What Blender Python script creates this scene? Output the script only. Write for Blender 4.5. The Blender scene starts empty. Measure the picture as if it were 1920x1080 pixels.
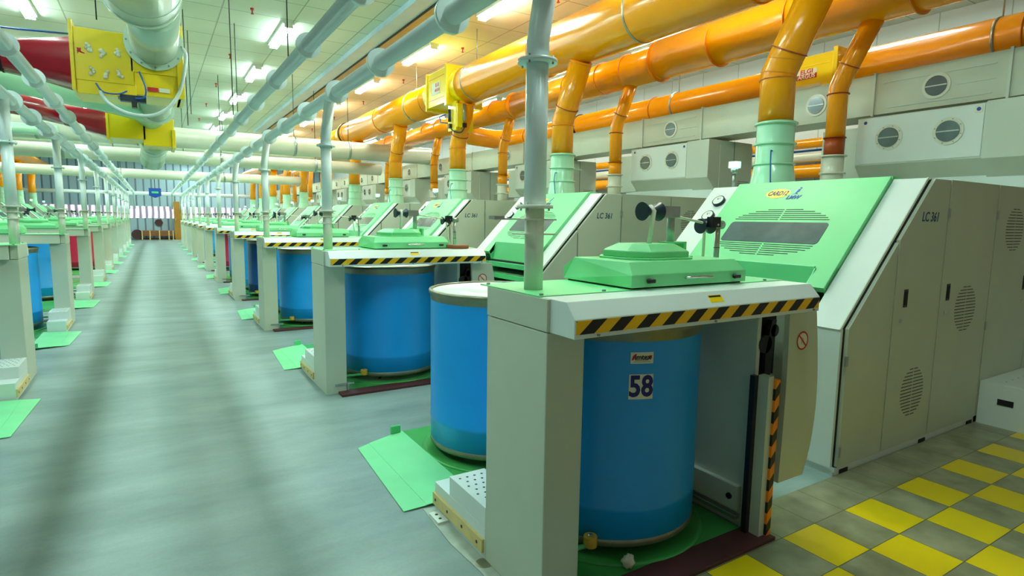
import bpy, math, random
from mathutils import Vector, Matrix
random.seed(7)
C = bpy.context.scene.collection
PI = math.pi

# ------------------------------------------------------------------ camera
F_PX = 1086.2; YAW = .5533; PITCH = .1170; ROLL = -.0151
cam_d = bpy.data.cameras.new('camera'); cam = bpy.data.objects.new('camera', cam_d); C.objects.link(cam)
bpy.context.scene.camera = cam
fw = Vector((math.sin(YAW)*math.cos(PITCH), math.cos(YAW)*math.cos(PITCH), -math.sin(PITCH)))
rt = Vector((math.cos(YAW), -math.sin(YAW), 0)); dn = fw.cross(rt)
r2 = rt*math.cos(ROLL)+dn*math.sin(ROLL); d2 = -rt*math.sin(ROLL)+dn*math.cos(ROLL)
cam.matrix_world = Matrix(((r2.x, -d2.x, -fw.x, 0), (r2.y, -d2.y, -fw.y, 0), (r2.z, -d2.z, -fw.z, 1.7), (0, 0, 0, 1)))
cam_d.sensor_width = 36; cam_d.lens = 36*F_PX/1920; cam_d.clip_start = .05; cam_d.clip_end = 200

# ------------------------------------------------------------------ world, exposure
w = bpy.data.worlds.new('world'); bpy.context.scene.world = w; w.use_nodes = True
w.node_tree.nodes['Background'].inputs[0].default_value = (1.0, 1.0, .78, 1)
w.node_tree.nodes['Background'].inputs[1].default_value = .12
vs = bpy.context.scene.view_settings
vs.view_transform = 'Standard'; vs.look = 'None'; vs.gamma = 1; vs.use_curve_mapping = False; vs.exposure = 0.70
TUBE_COL = (.74, 1.0, .93); WARM_COL = (1.0, .98, .80); TUBE_W = 26.0; TUBE_EMIT = 40.0

# ------------------------------------------------------------------ materials
def lin(c):
    return tuple((x/255/12.92 if x/255 <= .04045 else ((x/255+.055)/1.055)**2.4) for x in c)+(1,)
def mat(name, rgb, rough=.5, metal=0, var=.06, scale=3.0, coat=0, emit=0, bump=0, emit_col=None):
    m = bpy.data.materials.new(name); m.use_nodes = True; nt = m.node_tree; b = nt.nodes['Principled BSDF']
    col = lin(rgb)
    b.inputs['Roughness'].default_value = rough; b.inputs['Metallic'].default_value = metal
    if coat: b.inputs['Coat Weight'].default_value = coat; b.inputs['Coat Roughness'].default_value = .08
    tc = nt.nodes.new('ShaderNodeTexCoord'); n = nt.nodes.new('ShaderNodeTexNoise')
    n.inputs['Scale'].default_value = scale; n.inputs['Detail'].default_value = 5
    nt.links.new(tc.outputs['Object'], n.inputs['Vector'])
    r = nt.nodes.new('ShaderNodeValToRGB')
    r.color_ramp.elements[0].position = .3; r.color_ramp.elements[1].position = .7
    r.color_ramp.elements[0].color = tuple(max(0, x*(1-var)) for x in col[:3])+(1,)
    r.color_ramp.elements[1].color = tuple(min(1, x*(1+var)) for x in col[:3])+(1,)
    nt.links.new(n.outputs['Fac'], r.inputs['Fac']); nt.links.new(r.outputs['Color'], b.inputs['Base Color'])
    if emit:
        b.inputs['Emission Color'].default_value = lin(emit_col or rgb); b.inputs['Emission Strength'].default_value = emit
    if bump:
        bp = nt.nodes.new('ShaderNodeBump'); bp.inputs['Strength'].default_value = bump
        nt.links.new(n.outputs['Fac'], bp.inputs['Height']); nt.links.new(bp.outputs['Normal'], b.inputs['Normal'])
    return m
M = dict(
 beige=mat('beige_panel_paint', (198, 206, 184), .38, var=.03),
 white=mat('white_panel_paint', (226, 236, 230), .32, var=.02),
 grey=mat('grey_panel_paint', (202, 212, 196), .38, var=.03),
 mint=mat('mint_green_paint', (126, 222, 150), .42, var=.03),
 green=mat('green_paint', (96, 208, 132), .3, var=.04),
 dgreen=mat('dark_green_floor_paint', (70, 170, 84), .35, var=.12),
 mintfloor=mat('mint_floor_plate_paint', (128, 224, 158), .45, var=.06),
 blue=mat('blue_can_plastic', (0, 158, 240), .35, var=.03, coat=.12),
 navy=mat('dark_blue_can_plastic', (10, 84, 160), .3, var=.04, coat=.3),
 red=mat('red_can_plastic', (196, 24, 70), .3),
 yellow=mat('yellow_duct_paint', (255, 160, 0), .2, var=.03, coat=.1),
 lemon=mat('bright_yellow_paint', (250, 214, 0), .28, var=.04, coat=.3),
 orange=mat('orange_band_paint', (240, 140, 0), .3),
 rust=mat('brown_orange_flexible_sleeve', (170, 70, 10), .4),
 ruby=mat('red_duct_paint', (160, 10, 36), .25, var=.08, coat=.5),
 pipe=mat('pale_blue_white_pipe', (232, 246, 246), .3, var=.03, coat=.15),
 pipeold=mat('weathered_pipe', (220, 222, 204), .35, var=.1, scale=6),
 cream=mat('cream_pipe_paint', (222, 224, 204), .3, var=.04, coat=.3),
 mintpipe=mat('mint_pipe_paint', (176, 226, 190), .25, var=.05, coat=.4),
 steel=mat('brushed_steel', (178, 184, 178), .3, metal=.8, var=.08, scale=20),
 rim=mat('dull_steel_rim', (140, 140, 120), .35, metal=.6, var=.12, scale=12),
 chrome=mat('chrome', (230, 230, 230), .12, metal=1),
 black=mat('black_plastic', (22, 24, 28), .4, var=.15),
 dark=mat('dark_recess', (16, 18, 18), .7),
 slate=mat('dark_blue_plastic', (24, 44, 58), .35),
 glass=mat('grey_window_panel', (96, 112, 112), .18, var=.16, scale=5, coat=.5),
 face=mat('gauge_face', (226, 232, 228), .3),
 maroon=mat('maroon_steel', (78, 36, 38), .5, var=.2),
 wood=mat('pale_wood', (226, 204, 136), .5, var=.1, scale=12),
 brown=mat('brown_board', (140, 84, 44), .5, var=.2),
 roller=mat('amber_roller', (222, 180, 60), .35),
 cotton=mat('cotton_sliver', (236, 232, 214), .9, var=.05, bump=.4, scale=30),
 paleduct=mat('pale_aisle_duct_paint', (206, 226, 208), .25, var=.05, coat=.4),
 label=mat('label_white', (232, 230, 208), .5),
 labely=mat('label_yellow', (255, 214, 0), .45),
 ink=mat('ink_navy', (14, 16, 110), .5),
 inkblue=mat('ink_blue', (10, 70, 170), .5),
 inkred=mat('ink_red', (206, 20, 30), .5),
 inkblack=mat('ink_black', (14, 14, 14), .5),
 stk=mat('door_lettering', (36, 66, 104), .5),
 logoy=mat('logo_yellow', (248, 220, 60), .4),
 bolt=mat('zinc_bolt', (150, 156, 150), .35, metal=.7),
 hose=mat('clear_hose', (206, 220, 216), .2),
 cable=mat('blue_cable', (10, 90, 180), .35),
 concrete=mat('concrete_floor_edge', (176, 186, 174), .6, var=.2, scale=8),
 cabinet=mat('ochre_cabinet_paint', (176, 122, 20), .4),
 beamblue=mat('pale_blue_ceiling_trunk', (180, 206, 222), .4),
 beamochre=mat('ochre_ceiling_trunk', (150, 130, 84), .4, var=.15),
 white_lamp=mat('white_lamp_housing', (232, 240, 236), .4),
 sprink=mat('sprinkler_red', (196, 40, 30), .4),
 tube=mat('lit_fluorescent_tube', (255, 255, 255), .3, emit=TUBE_EMIT, emit_col=(222, 255, 248)),
 lamp_green=mat('green_signal_light', (120, 255, 170), .3, emit=5, emit_col=(120, 255, 190)),
 lamp_white=mat('white_signal_light', (250, 250, 255), .3, emit=4),
 lamp_orange=mat('orange_signal_light', (255, 140, 40), .3, emit=4, emit_col=(255, 110, 30)),
)
def stripes(name, a, b, period, slant=1.0, axis='X', duty=.5):
    """diagonal warning stripes in object space"""
    m = bpy.data.materials.new(name); m.use_nodes = True; nt = m.node_tree; bs = nt.nodes['Principled BSDF']
    bs.inputs['Roughness'].default_value = .35
    tc = nt.nodes.new('ShaderNodeTexCoord'); s = nt.nodes.new('ShaderNodeSeparateXYZ'); nt.links.new(tc.outputs['Object'], s.inputs[0])
    mul = nt.nodes.new('ShaderNodeMath'); mul.operation = 'MULTIPLY'; mul.inputs[1].default_value = slant
    o1, o2 = ('Z', 'X') if axis == 'X' else ('X', 'Z')
    nt.links.new(s.outputs[o1], mul.inputs[0])
    sub = nt.nodes.new('ShaderNodeMath'); sub.operation = 'SUBTRACT'; nt.links.new(s.outputs[o2], sub.inputs[0]); nt.links.new(mul.outputs[0], sub.inputs[1])
    div = nt.nodes.new('ShaderNodeMath'); div.operation = 'DIVIDE'; div.inputs[1].default_value = period; nt.links.new(sub.outputs[0], div.inputs[0])
    fr = nt.nodes.new('ShaderNodeMath'); fr.operation = 'FRACT'; nt.links.new(div.outputs[0], fr.inputs[0])
    gt = nt.nodes.new('ShaderNodeMath'); gt.operation = 'GREATER_THAN'; gt.inputs[1].default_value = duty; nt.links.new(fr.outputs[0], gt.inputs[0])
    mx = nt.nodes.new('ShaderNodeMix'); mx.data_type = 'RGBA'; mx.inputs[6].default_value = lin(a); mx.inputs[7].default_value = lin(b)
    nt.links.new(gt.outputs[0], mx.inputs[0]); nt.links.new(mx.outputs[2], bs.inputs['Base Color'])
    return m
M['hazard'] = stripes('yellow_black_hazard_tape', (14, 14, 14), (255, 196, 0), .148, 1.2)
M['hazardv'] = stripes('orange_black_hazard_tape', (16, 16, 16), (250, 140, 20), .125, 1.0, axis='Z', duty=.5)

def nodes(m): return m.node_tree, m.node_tree.nodes['Principled BSDF']
def brick_mat(name, c1, c2, mortar, wdt, hgt, msize, rough, offset=0.0, emit=0, var=.0, axes='XY'):
    m = bpy.data.materials.new(name); m.use_nodes = True; nt, b = nodes(m); b.inputs['Roughness'].default_value = rough
    tc = nt.nodes.new('ShaderNodeTexCoord'); br = nt.nodes.new('ShaderNodeTexBrick')
    if axes == 'XY': nt.links.new(tc.outputs['Object'], br.inputs['Vector'])
    else:
        s = nt.nodes.new('ShaderNodeSeparateXYZ'); cb = nt.nodes.new('ShaderNodeCombineXYZ'); nt.links.new(tc.outputs['Object'], s.inputs[0])
        nt.links.new(s.outputs[axes[0]], cb.inputs[0]); nt.links.new(s.outputs[axes[1]], cb.inputs[1]); nt.links.new(cb.outputs[0], br.inputs['Vector'])
    br.offset = offset; br.squash = 1
    br.inputs['Color1'].default_value = lin(c1); br.inputs['Color2'].default_value = lin(c2); br.inputs['Mortar'].default_value = lin(mortar)
    br.inputs['Scale'].default_value = 1; br.inputs['Mortar Size'].default_value = msize; br.inputs['Mortar Smooth'].default_value = .1
    br.inputs['Brick Width'].default_value = wdt; br.inputs['Row Height'].default_value = hgt
    nt.links.new(br.outputs['Color'], b.inputs['Base Color'])
    return m
M['ceiling'] = brick_mat('ceiling_panels', (216, 220, 204), (210, 216, 200), (160, 166, 150), 1.2, .9, .012, .6)
M['rightwall'] = brick_mat('wall_panels', (206, 214, 214), (202, 210, 210), (160, 170, 168), 1.0, 9, .01, .5, axes='YZ')
M['farwall'] = brick_mat('corrugated_cladding', (176, 200, 212), (168, 192, 206), (110, 130, 146), .45, 30, .05, .5, axes='XZ')
# aisle floor: swept grey concrete
m = bpy.data.materials.new('aisle_concrete'); m.use_nodes = True; nt, b = nodes(m)
tc = nt.nodes.new('ShaderNodeTexCoord'); mp = nt.nodes.new('ShaderNodeMapping'); mp.inputs['Scale'].default_value = (.5, 1.4, 1)
n1 = nt.nodes.new('ShaderNodeTexNoise'); n1.inputs['Scale'].default_value = 1.6; n1.inputs['Detail'].default_value = 8; n1.inputs['Roughness'].default_value = .6
n2 = nt.nodes.new('ShaderNodeTexNoise'); n2.inputs['Scale'].default_value = 60; n2.inputs['Detail'].default_value = 3
nt.links.new(tc.outputs['Object'], mp.inputs[0]); nt.links.new(mp.outputs[0], n1.inputs['Vector']); nt.links.new(tc.outputs['Object'], n2.inputs['Vector'])
r = nt.nodes.new('ShaderNodeValToRGB'); r.color_ramp.elements[0].position = .34; r.color_ramp.elements[1].position = .68
r.color_ramp.elements[0].color = lin((126, 148, 144)); r.color_ramp.elements[1].color = lin((160, 182, 178))
nt.links.new(n1.outputs['Fac'], r.inputs['Fac'])
mx = nt.nodes.new('ShaderNodeMix'); mx.data_type = 'RGBA'; mx.blend_type = 'MULTIPLY'; mx.inputs[0].default_value = .25
nt.links.new(r.outputs['Color'], mx.inputs[6]); nt.links.new(n2.outputs['Color'], mx.inputs[7]); nt.links.new(mx.outputs[2], b.inputs['Base Color'])
b.inputs['Roughness'].default_value = .42; M['floor'] = m
# operator alley tiles: yellow / grey chequer
def tile_mat():
    m = bpy.data.materials.new('yellow_grey_chequer_tiles'); m.use_nodes = True; nt, b = nodes(m)
    tc = nt.nodes.new('ShaderNodeTexCoord'); s = nt.nodes.new('ShaderNodeSeparateXYZ'); nt.links.new(tc.outputs['Object'], s.inputs[0])
    def mth(op, a, v=None, v2=None):
        n = nt.nodes.new('ShaderNodeMath'); n.operation = op
        if isinstance(a, (int, float)): n.inputs[0].default_value = a
        else: nt.links.new(a, n.inputs[0])
        if v is not None:
            if isinstance(v, (int, float)): n.inputs[1].default_value = v
            else: nt.links.new(v, n.inputs[1])
        return n.outputs[0]
    T = .3045
    u = mth('DIVIDE', mth('ADD', s.outputs['X'], -2.83+T*20), T); v = mth('DIVIDE', mth('ADD', s.outputs['Y'], -1.747+T*20), T)
    iu = mth('FLOOR', u); iv = mth('FLOOR', v)
    par = mth('MODULO', mth('ADD', iu, iv), 2)           # 0/1
    near = mth('LESS_THAN', s.outputs['Y'], 1.747)
    east = mth('GREATER_THAN', s.outputs['X'], 2.0)
    yel = mth('MULTIPLY', mth('MULTIPLY', mth('GREATER_THAN', par, .5), near), east)
    fu = mth('FRACT', u); fv = mth('FRACT', v)
    g1 = mth('MINIMUM', mth('MINIMUM', fu, mth('SUBTRACT', 1, fu)), mth('MINIMUM', fv, mth('SUBTRACT', 1, fv)))
    joint = mth('LESS_THAN', g1, .008)
    nz = nt.nodes.new('ShaderNodeTexNoise'); nz.inputs['Scale'].default_value = 5; nz.inputs['Detail'].default_value = 6
    nt.links.new(tc.outputs['Object'], nz.inputs['Vector'])
    ra = nt.nodes.new('ShaderNodeValToRGB'); ra.color_ramp.elements[0].color = lin((116, 116, 88)); ra.color_ramp.elements[1].color = lin((156, 154, 124))
    ra.color_ramp.elements[0].position = .3; ra.color_ramp.elements[1].position = .65
    nt.links.new(nz.outputs['Fac'], ra.inputs['Fac'])
    m1 = nt.nodes.new('ShaderNodeMix'); m1.data_type = 'RGBA'; nt.links.new(yel, m1.inputs[0]); nt.links.new(ra.outputs['Color'], m1.inputs[6]); m1.inputs[7].default_value = lin((226, 198, 0))
    m2 = nt.nodes.new('ShaderNodeMix'); m2.data_type = 'RGBA'; nt.links.new(joint, m2.inputs[0]); nt.links.new(m1.outputs[2], m2.inputs[6]); m2.inputs[7].default_value = lin((84, 82, 52))
    nt.links.new(m2.outputs[2], b.inputs['Base Color']); b.inputs['Roughness'].default_value = .35
    return m
M['tiles'] = tile_mat()
# strip of daylight / slats at the far wall
def slat_mat():
    m = bpy.data.materials.new('striped_slat_window'); m.use_nodes = True; nt, b = nodes(m)
    tc = nt.nodes.new('ShaderNodeTexCoord'); wv = nt.nodes.new('ShaderNodeTexWave'); wv.inputs['Scale'].default_value = .9; wv.inputs['Distortion'].default_value = 1.5
    nt.links.new(tc.outputs['Object'], wv.inputs['Vector'])
    r = nt.nodes.new('ShaderNodeValToRGB'); r.color_ramp.elements[0].color = lin((110, 104, 130)); r.color_ramp.elements[1].color = lin((255, 255, 255))
    e = r.color_ramp.elements.new(.45); e.color = lin((190, 176, 184)); e = r.color_ramp.elements.new(.62); e.color = lin((238, 238, 246))
    nt.links.new(wv.outputs['Fac'], r.inputs['Fac']); nt.links.new(r.outputs['Color'], b.inputs['Base Color'])
    nt.links.new(r.outputs['Color'], b.inputs['Emission Color']); b.inputs['Emission Strength'].default_value = .55
    return m
M['slats'] = slat_mat()

# ------------------------------------------------------------------ mesh builder
def V(*a): return Vector(a)
class MB:
    def __init__(s): s.v = []; s.f = []; s.m = []; s.s = []; s.mats = []
    def mi(s, m):
        if m not in s.mats: s.mats.append(m)
        return s.mats.index(m)
    def add(s, verts, faces, m, smooth=False):
        o = len(s.v); s.v += [tuple(x) for x in verts]; k = s.mi(m)
        for i, f in enumerate(faces):
            s.f.append([o+j for j in f]); s.m.append(k); s.s.append(smooth[i] if isinstance(smooth, list) else smooth)
        return s
    def box(s, x0, x1, y0, y1, z0, z1, m):
        v = [(x, y, z) for z in (z0, z1) for y in (y0, y1) for x in (x0, x1)]
        return s.add(v, [(0, 2, 3, 1), (4, 5, 7, 6), (0, 1, 5, 4), (2, 6, 7, 3), (0, 4, 6, 2), (1, 3, 7, 5)], m)
    def prism(s, loop, off, m):
        n = len(loop); off = Vector(off); a = [Vector(p) for p in loop]; b = [p+off for p in a]
        return s.add(a+b, [list(range(n))[::-1], list(range(n, 2*n))]+[(i, (i+1) % n, n+(i+1) % n, n+i) for i in range(n)], m)
    def cyl(s, p0, p1, r0, m, r1=None, n=24, caps=True):
        p0 = Vector(p0); p1 = Vector(p1); r1 = r0 if r1 is None else r1
        d = (p1-p0).normalized(); a = d.orthogonal().normalized(); b = d.cross(a)
        if abs(d.z) > .999: a = V(1, 0, 0); b = d.cross(a)
        A = [p0+(a*math.cos(2*PI*i/n)+b*math.sin(2*PI*i/n))*r0 for i in range(n)]
        B = [p1+(a*math.cos(2*PI*i/n)+b*math.sin(2*PI*i/n))*r1 for i in range(n)]
        fs = [(i, (i+1) % n, n+(i+1) % n, n+i) for i in range(n)]; sm = [True]*n
        if caps: fs += [list(range(n))[::-1], list(range(n, 2*n))]; sm += [False, False]
        return s.add(A+B, fs, m, sm)
    def tube(s, pts, r, m, n=20, caps=True):
        pts = [Vector(p) for p in pts]; rs = r if isinstance(r, (list, tuple)) else [r]*len(pts)
        d = (pts[1]-pts[0]).normalized(); a = d.orthogonal().normalized(); vs_ = []
        for i, p in enumerate(pts):
            if 0 < i < len(pts)-1:
                d0 = (p-pts[i-1]).normalized(); d1 = (pts[i+1]-p).normalized(); t = (d0+d1).normalized(); k = 1/max(.35, t.dot(d0))
            else:
                t = (pts[min(i+1, len(pts)-1)]-pts[max(i-1, 0)]).normalized(); k = 1; d0 = t
            a = (a-d0*a.dot(d0)).normalized(); b = d0.cross(a)
            for j in range(n):
                o = (a*math.cos(2*PI*j/n)+b*math.sin(2*PI*j/n))*rs[i]
                if 0 < i < len(pts)-1:      # mitre: slide along incoming direction onto joint plane
                    o = o-d0*(o.dot(t)/t.dot(d0))
                vs_.append(p+o)
            if 0 < i < len(pts)-1: a = (a-(pts[i+1]-p).normalized()*a.dot((pts[i+1]-p).normalized())).normalized()
        fs = []; sm = []
        for i in range(len(pts)-1):
            for j in range(n): fs.append((i*n+j, i*n+(j+1) % n, (i+1)*n+(j+1) % n, (i+1)*n+j)); sm.append(True)
        if caps:
            fs += [list(range(n))[::-1], list(range((len(pts)-1)*n, len(pts)*n))]; sm += [False, False]
        return s.add(vs_, fs, m, sm)
    def lathe(s, c, prof, m, n=48, smooth=True):
        c = Vector(c); vs_ = []
        for (r, z) in prof:
            for j in range(n): vs_.append(c+V(r*math.cos(2*PI*j/n), r*math.sin(2*PI*j/n), z))
        fs = []
        for i in range(len(prof)-1):
            for j in range(n): fs.append((i*n+j, i*n+(j+1) % n, (i+1)*n+(j+1) % n, (i+1)*n+j))
        return s.add(vs_, fs, m, smooth)
    def build(s, name, parent=None, base=(0, 0, 0), bevel=0, fine=False):
        me = bpy.data.meshes.new(name); b = Vector(base)
        me.from_pydata([Vector(p)-b for p in s.v], [], s.f)
        for mm in s.mats: me.materials.append(mm)
        me.polygons.foreach_set('material_index', s.m); me.polygons.foreach_set('use_smooth', s.s); me.update()
        import bmesh
        bm = bmesh.new(); bm.from_mesh(me); bmesh.ops.recalc_face_normals(bm, faces=bm.faces[:]); bm.to_mesh(me); bm.free()
        o = bpy.data.objects.new(name, me); C.objects.link(o)
        if parent is not None: o.parent = parent
        else: o.location = b
        if bevel:
            md = o.modifiers.new('bevel', 'BEVEL'); md.width = bevel; md.segments = 2; md.limit_method = 'ANGLE'; md.angle_limit = math.radians(35)
        if fine: FINE.add(o.name)
        return o
FINE = set()
def thing(name, base, label, cat, group=None):
    o = bpy.data.objects.new(name, None); C.objects.link(o); o.location = base; o.empty_display_size = .1
    o['label'] = label; o['category'] = cat
    if group: o['group'] = group
    return o
def tag(o, label, cat, group=None):
    o['label'] = label; o['category'] = cat
    if group: o['group'] = group
    return o
def struct(o): o['kind'] = 'structure'; return o
CHILD = {}
def dup(root, loc, rz, label, group, lod=False):
    def rec(o, parent):
        if lod and o.name in FINE: return
        c = o.copy(); C.objects.link(c)
        if parent is not None: c.parent = parent
        for ch in kids.get(o, []): rec(ch, c)
        return c
    kids = CHILD.get(root)
    if kids is None:
        kids = {}
        for o in C.objects:
            if o.parent is not None: kids.setdefault(o.parent, []).append(o)
        CHILD[root] = kids
    r = rec(root, None); r.location = loc; r.rotation_euler = (0, 0, rz); r['label'] = label; r['group'] = group
    return r
def text_geo(txt, size, bold=.0, shear=0, xs=1.0, align='CENTER'):
    cu = bpy.data.curves.new('lettering', 'FONT'); cu.body = txt; cu.size = size; cu.align_x = align; cu.align_y = 'CENTER'
    cu.offset = bold; cu.shear = shear; cu.resolution_u = 3; cu.extrude = .0006
    o = bpy.data.objects.new('lettering', cu); C.objects.link(o)
    dg = bpy.context.evaluated_depsgraph_get(); me = bpy.data.meshes.new_from_object(o.evaluated_get(dg))
    vs_ = [(v.co.x*xs, v.co.y, v.co.z) for v in me.vertices]; fs = [list(p.vertices) for p in me.polygons]
    bpy.data.objects.remove(o); bpy.data.curves.remove(cu); bpy.data.meshes.remove(me)
    return vs_, fs
def put_text(mb, txt, size, origin, right, up, m, **k):
    vs_, fs = text_geo(txt, size, **k); o = Vector(origin); r = Vector(right).normalized(); u = Vector(up).normalized(); n = r.cross(u)
    mb.add([o+r*x+u*y+n*z for x, y, z in vs_], fs, m)
def on_cyl(c, rad, th, z):     # maps (x right, y up, n out) on the can wall around angle th; viewed from outside right is +theta
    def f(x, y, n=0): a = th+x/rad; return (c[0]+(rad+n)*math.cos(a), c[1]+(rad+n)*math.sin(a), z+y)
    return f
def patch(mb, f, x0, x1, y0, y1, n, m, seg=8):
    vs_ = []; 
    for i in range(seg+1):
        x = x0+(x1-x0)*i/seg; vs_ += [f(x, y0, n), f(x, y1, n)]
    mb.add(vs_, [(2*i, 2*i+2, 2*i+3, 2*i+1) for i in range(seg)], m)
def text_patch(mb, f, txt, size, cx, cy, n, m, **k):
    vs_, fs = text_geo(txt, size, **k); mb.add([f(cx+x, cy+y, n+z) for x, y, z in vs_], fs, m)
ORD = ['first', 'second', 'third', 'fourth', 'fifth', 'sixth', 'seventh', 'eighth', 'ninth', 'tenth', 'eleventh', 'twelfth', 'thirteenth', 'fourteenth', 'fifteenth', 'sixteenth']
P = 3.63; LX = .204; LY = 9.69     # pitch of machines; left row = right row turned half round

# ------------------------------------------------------------------ room
FAR = 47.0; H = 5.3; XR = 11.55; XLF = -11.6; YB = -4.0
b = MB().box(XLF, XR, YB, FAR, -.1, 0, M['floor']); struct(b.build('floor'))
b = MB()
b.prism([(2.1, -2.2, .0005), (9.5, -2.2, .0005), (9.5, 2.045, .0005), (2.782, 2.045, .0005), (2.782, 1.753, .0005), (2.1, 1.753, .0005)], (0, 0, .0035), M['tiles']); struct(b.build('trim_1'))
b = MB().box(XLF, XR, YB, FAR, H, H+.1, M['ceiling']); struct(b.build('ceiling'))
b = MB().box(XR, XR+.1, YB, FAR, 0, H, M['rightwall']); struct(b.build('wall_right'))
b = MB().box(XLF-.1, XLF, YB, FAR, 0, H, M['rightwall']); struct(b.build('wall_left'))
b = MB().box(XLF, XR, FAR, FAR+.1, 0, H, M['farwall']); struct(b.build('wall_far'))
b = MB(); b.box(-8, 10.5, FAR-.03, FAR+.01, 1.45, 2.25, M['slats']); struct(b.build('window_1'))
b = MB(); b.box(-1.1, 1.25, FAR-.05, FAR-.001, .0, .08, M['brown']); struct(b.build('baseboard_far'))

def smooth(pts, k=6):
    P_ = [Vector(p) for p in pts]; out = []
    for i in range(len(P_)-1):
        a, b_, c, d = P_[max(i-1, 0)], P_[i], P_[i+1], P_[min(i+2, len(P_)-1)]
        for q in range(k):
            t = q/k; out.append(.5*((2*b_)+(-a+c)*t+(2*a-5*b_+4*c-d)*t*t+(-a+3*b_-3*c+d)*t**3))
    return out+[P_[-1]]
# ------------------------------------------------------------------ ceiling lights (real lamps)
def make_light():
    t = thing('ceiling_light', (0, 0, H), 'lit fluorescent tube fitting', 'light')
    MB().box(-.1, .1, -.82, .82, H-.055, H, M['white_lamp']).build('housing', t, (0, 0, H))
    for sx_ in (-.06, .06): MB().cyl((sx_, -.77, H-.095), (sx_, .77, H-.095), .015, M['tube'], n=8).build('tube', t, (0, 0, H))
    for sg in (-1, 1): MB().box(-.075, .075, sg*.80-.015, sg*.80+.015, H-.115, H-.05, M['white_lamp']).build('tube_holder', t, (0, 0, H))
    la = bpy.data.lights.new('tube_light', 'AREA'); la.shape = 'RECTANGLE'; la.size = .21; la.size_y = 1.55; la.energy = TUBE_W; la.color = TUBE_COL
    lo = bpy.data.objects.new('tube_light', la); C.objects.link(lo); lo.parent = t; lo.location = (0, 0, -.125)
    return t
lp = make_light(); first = True
ROWS = [(2.32, 'row above the aisle', 1.65, 13), (5.12, 'row beside the yellow ducts', 5.0, 12), (-1.72, 'row above the left machines', 2.25, 12), (-5.2, 'outer left row', 13.2, 8), (8.9, 'row along the right wall', 5.15, 11)]
warm = None
for ri, (x, nm, y0, cnt) in enumerate(ROWS):
    for k in range(cnt):
        y = y0+3.65*k; lab = 'lit fluorescent tube fitting, %s from the camera in the %s' % (ORD[k], nm)
        if first: lp.location = (x, y, H); lp['label'] = lab; lp['group'] = 'ceiling tube lights'; first = False
        else:
            r_ = dup(lp, (x, y, H), 0, lab, 'ceiling tube lights')
            if ri in (1, 4):
                lo = [o for o in C.objects if o.parent == r_ and o.type == 'LIGHT'][0]
                if warm is None: warm = lo.data.copy(); warm.color = WARM_COL
                lo.data = warm

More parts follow.
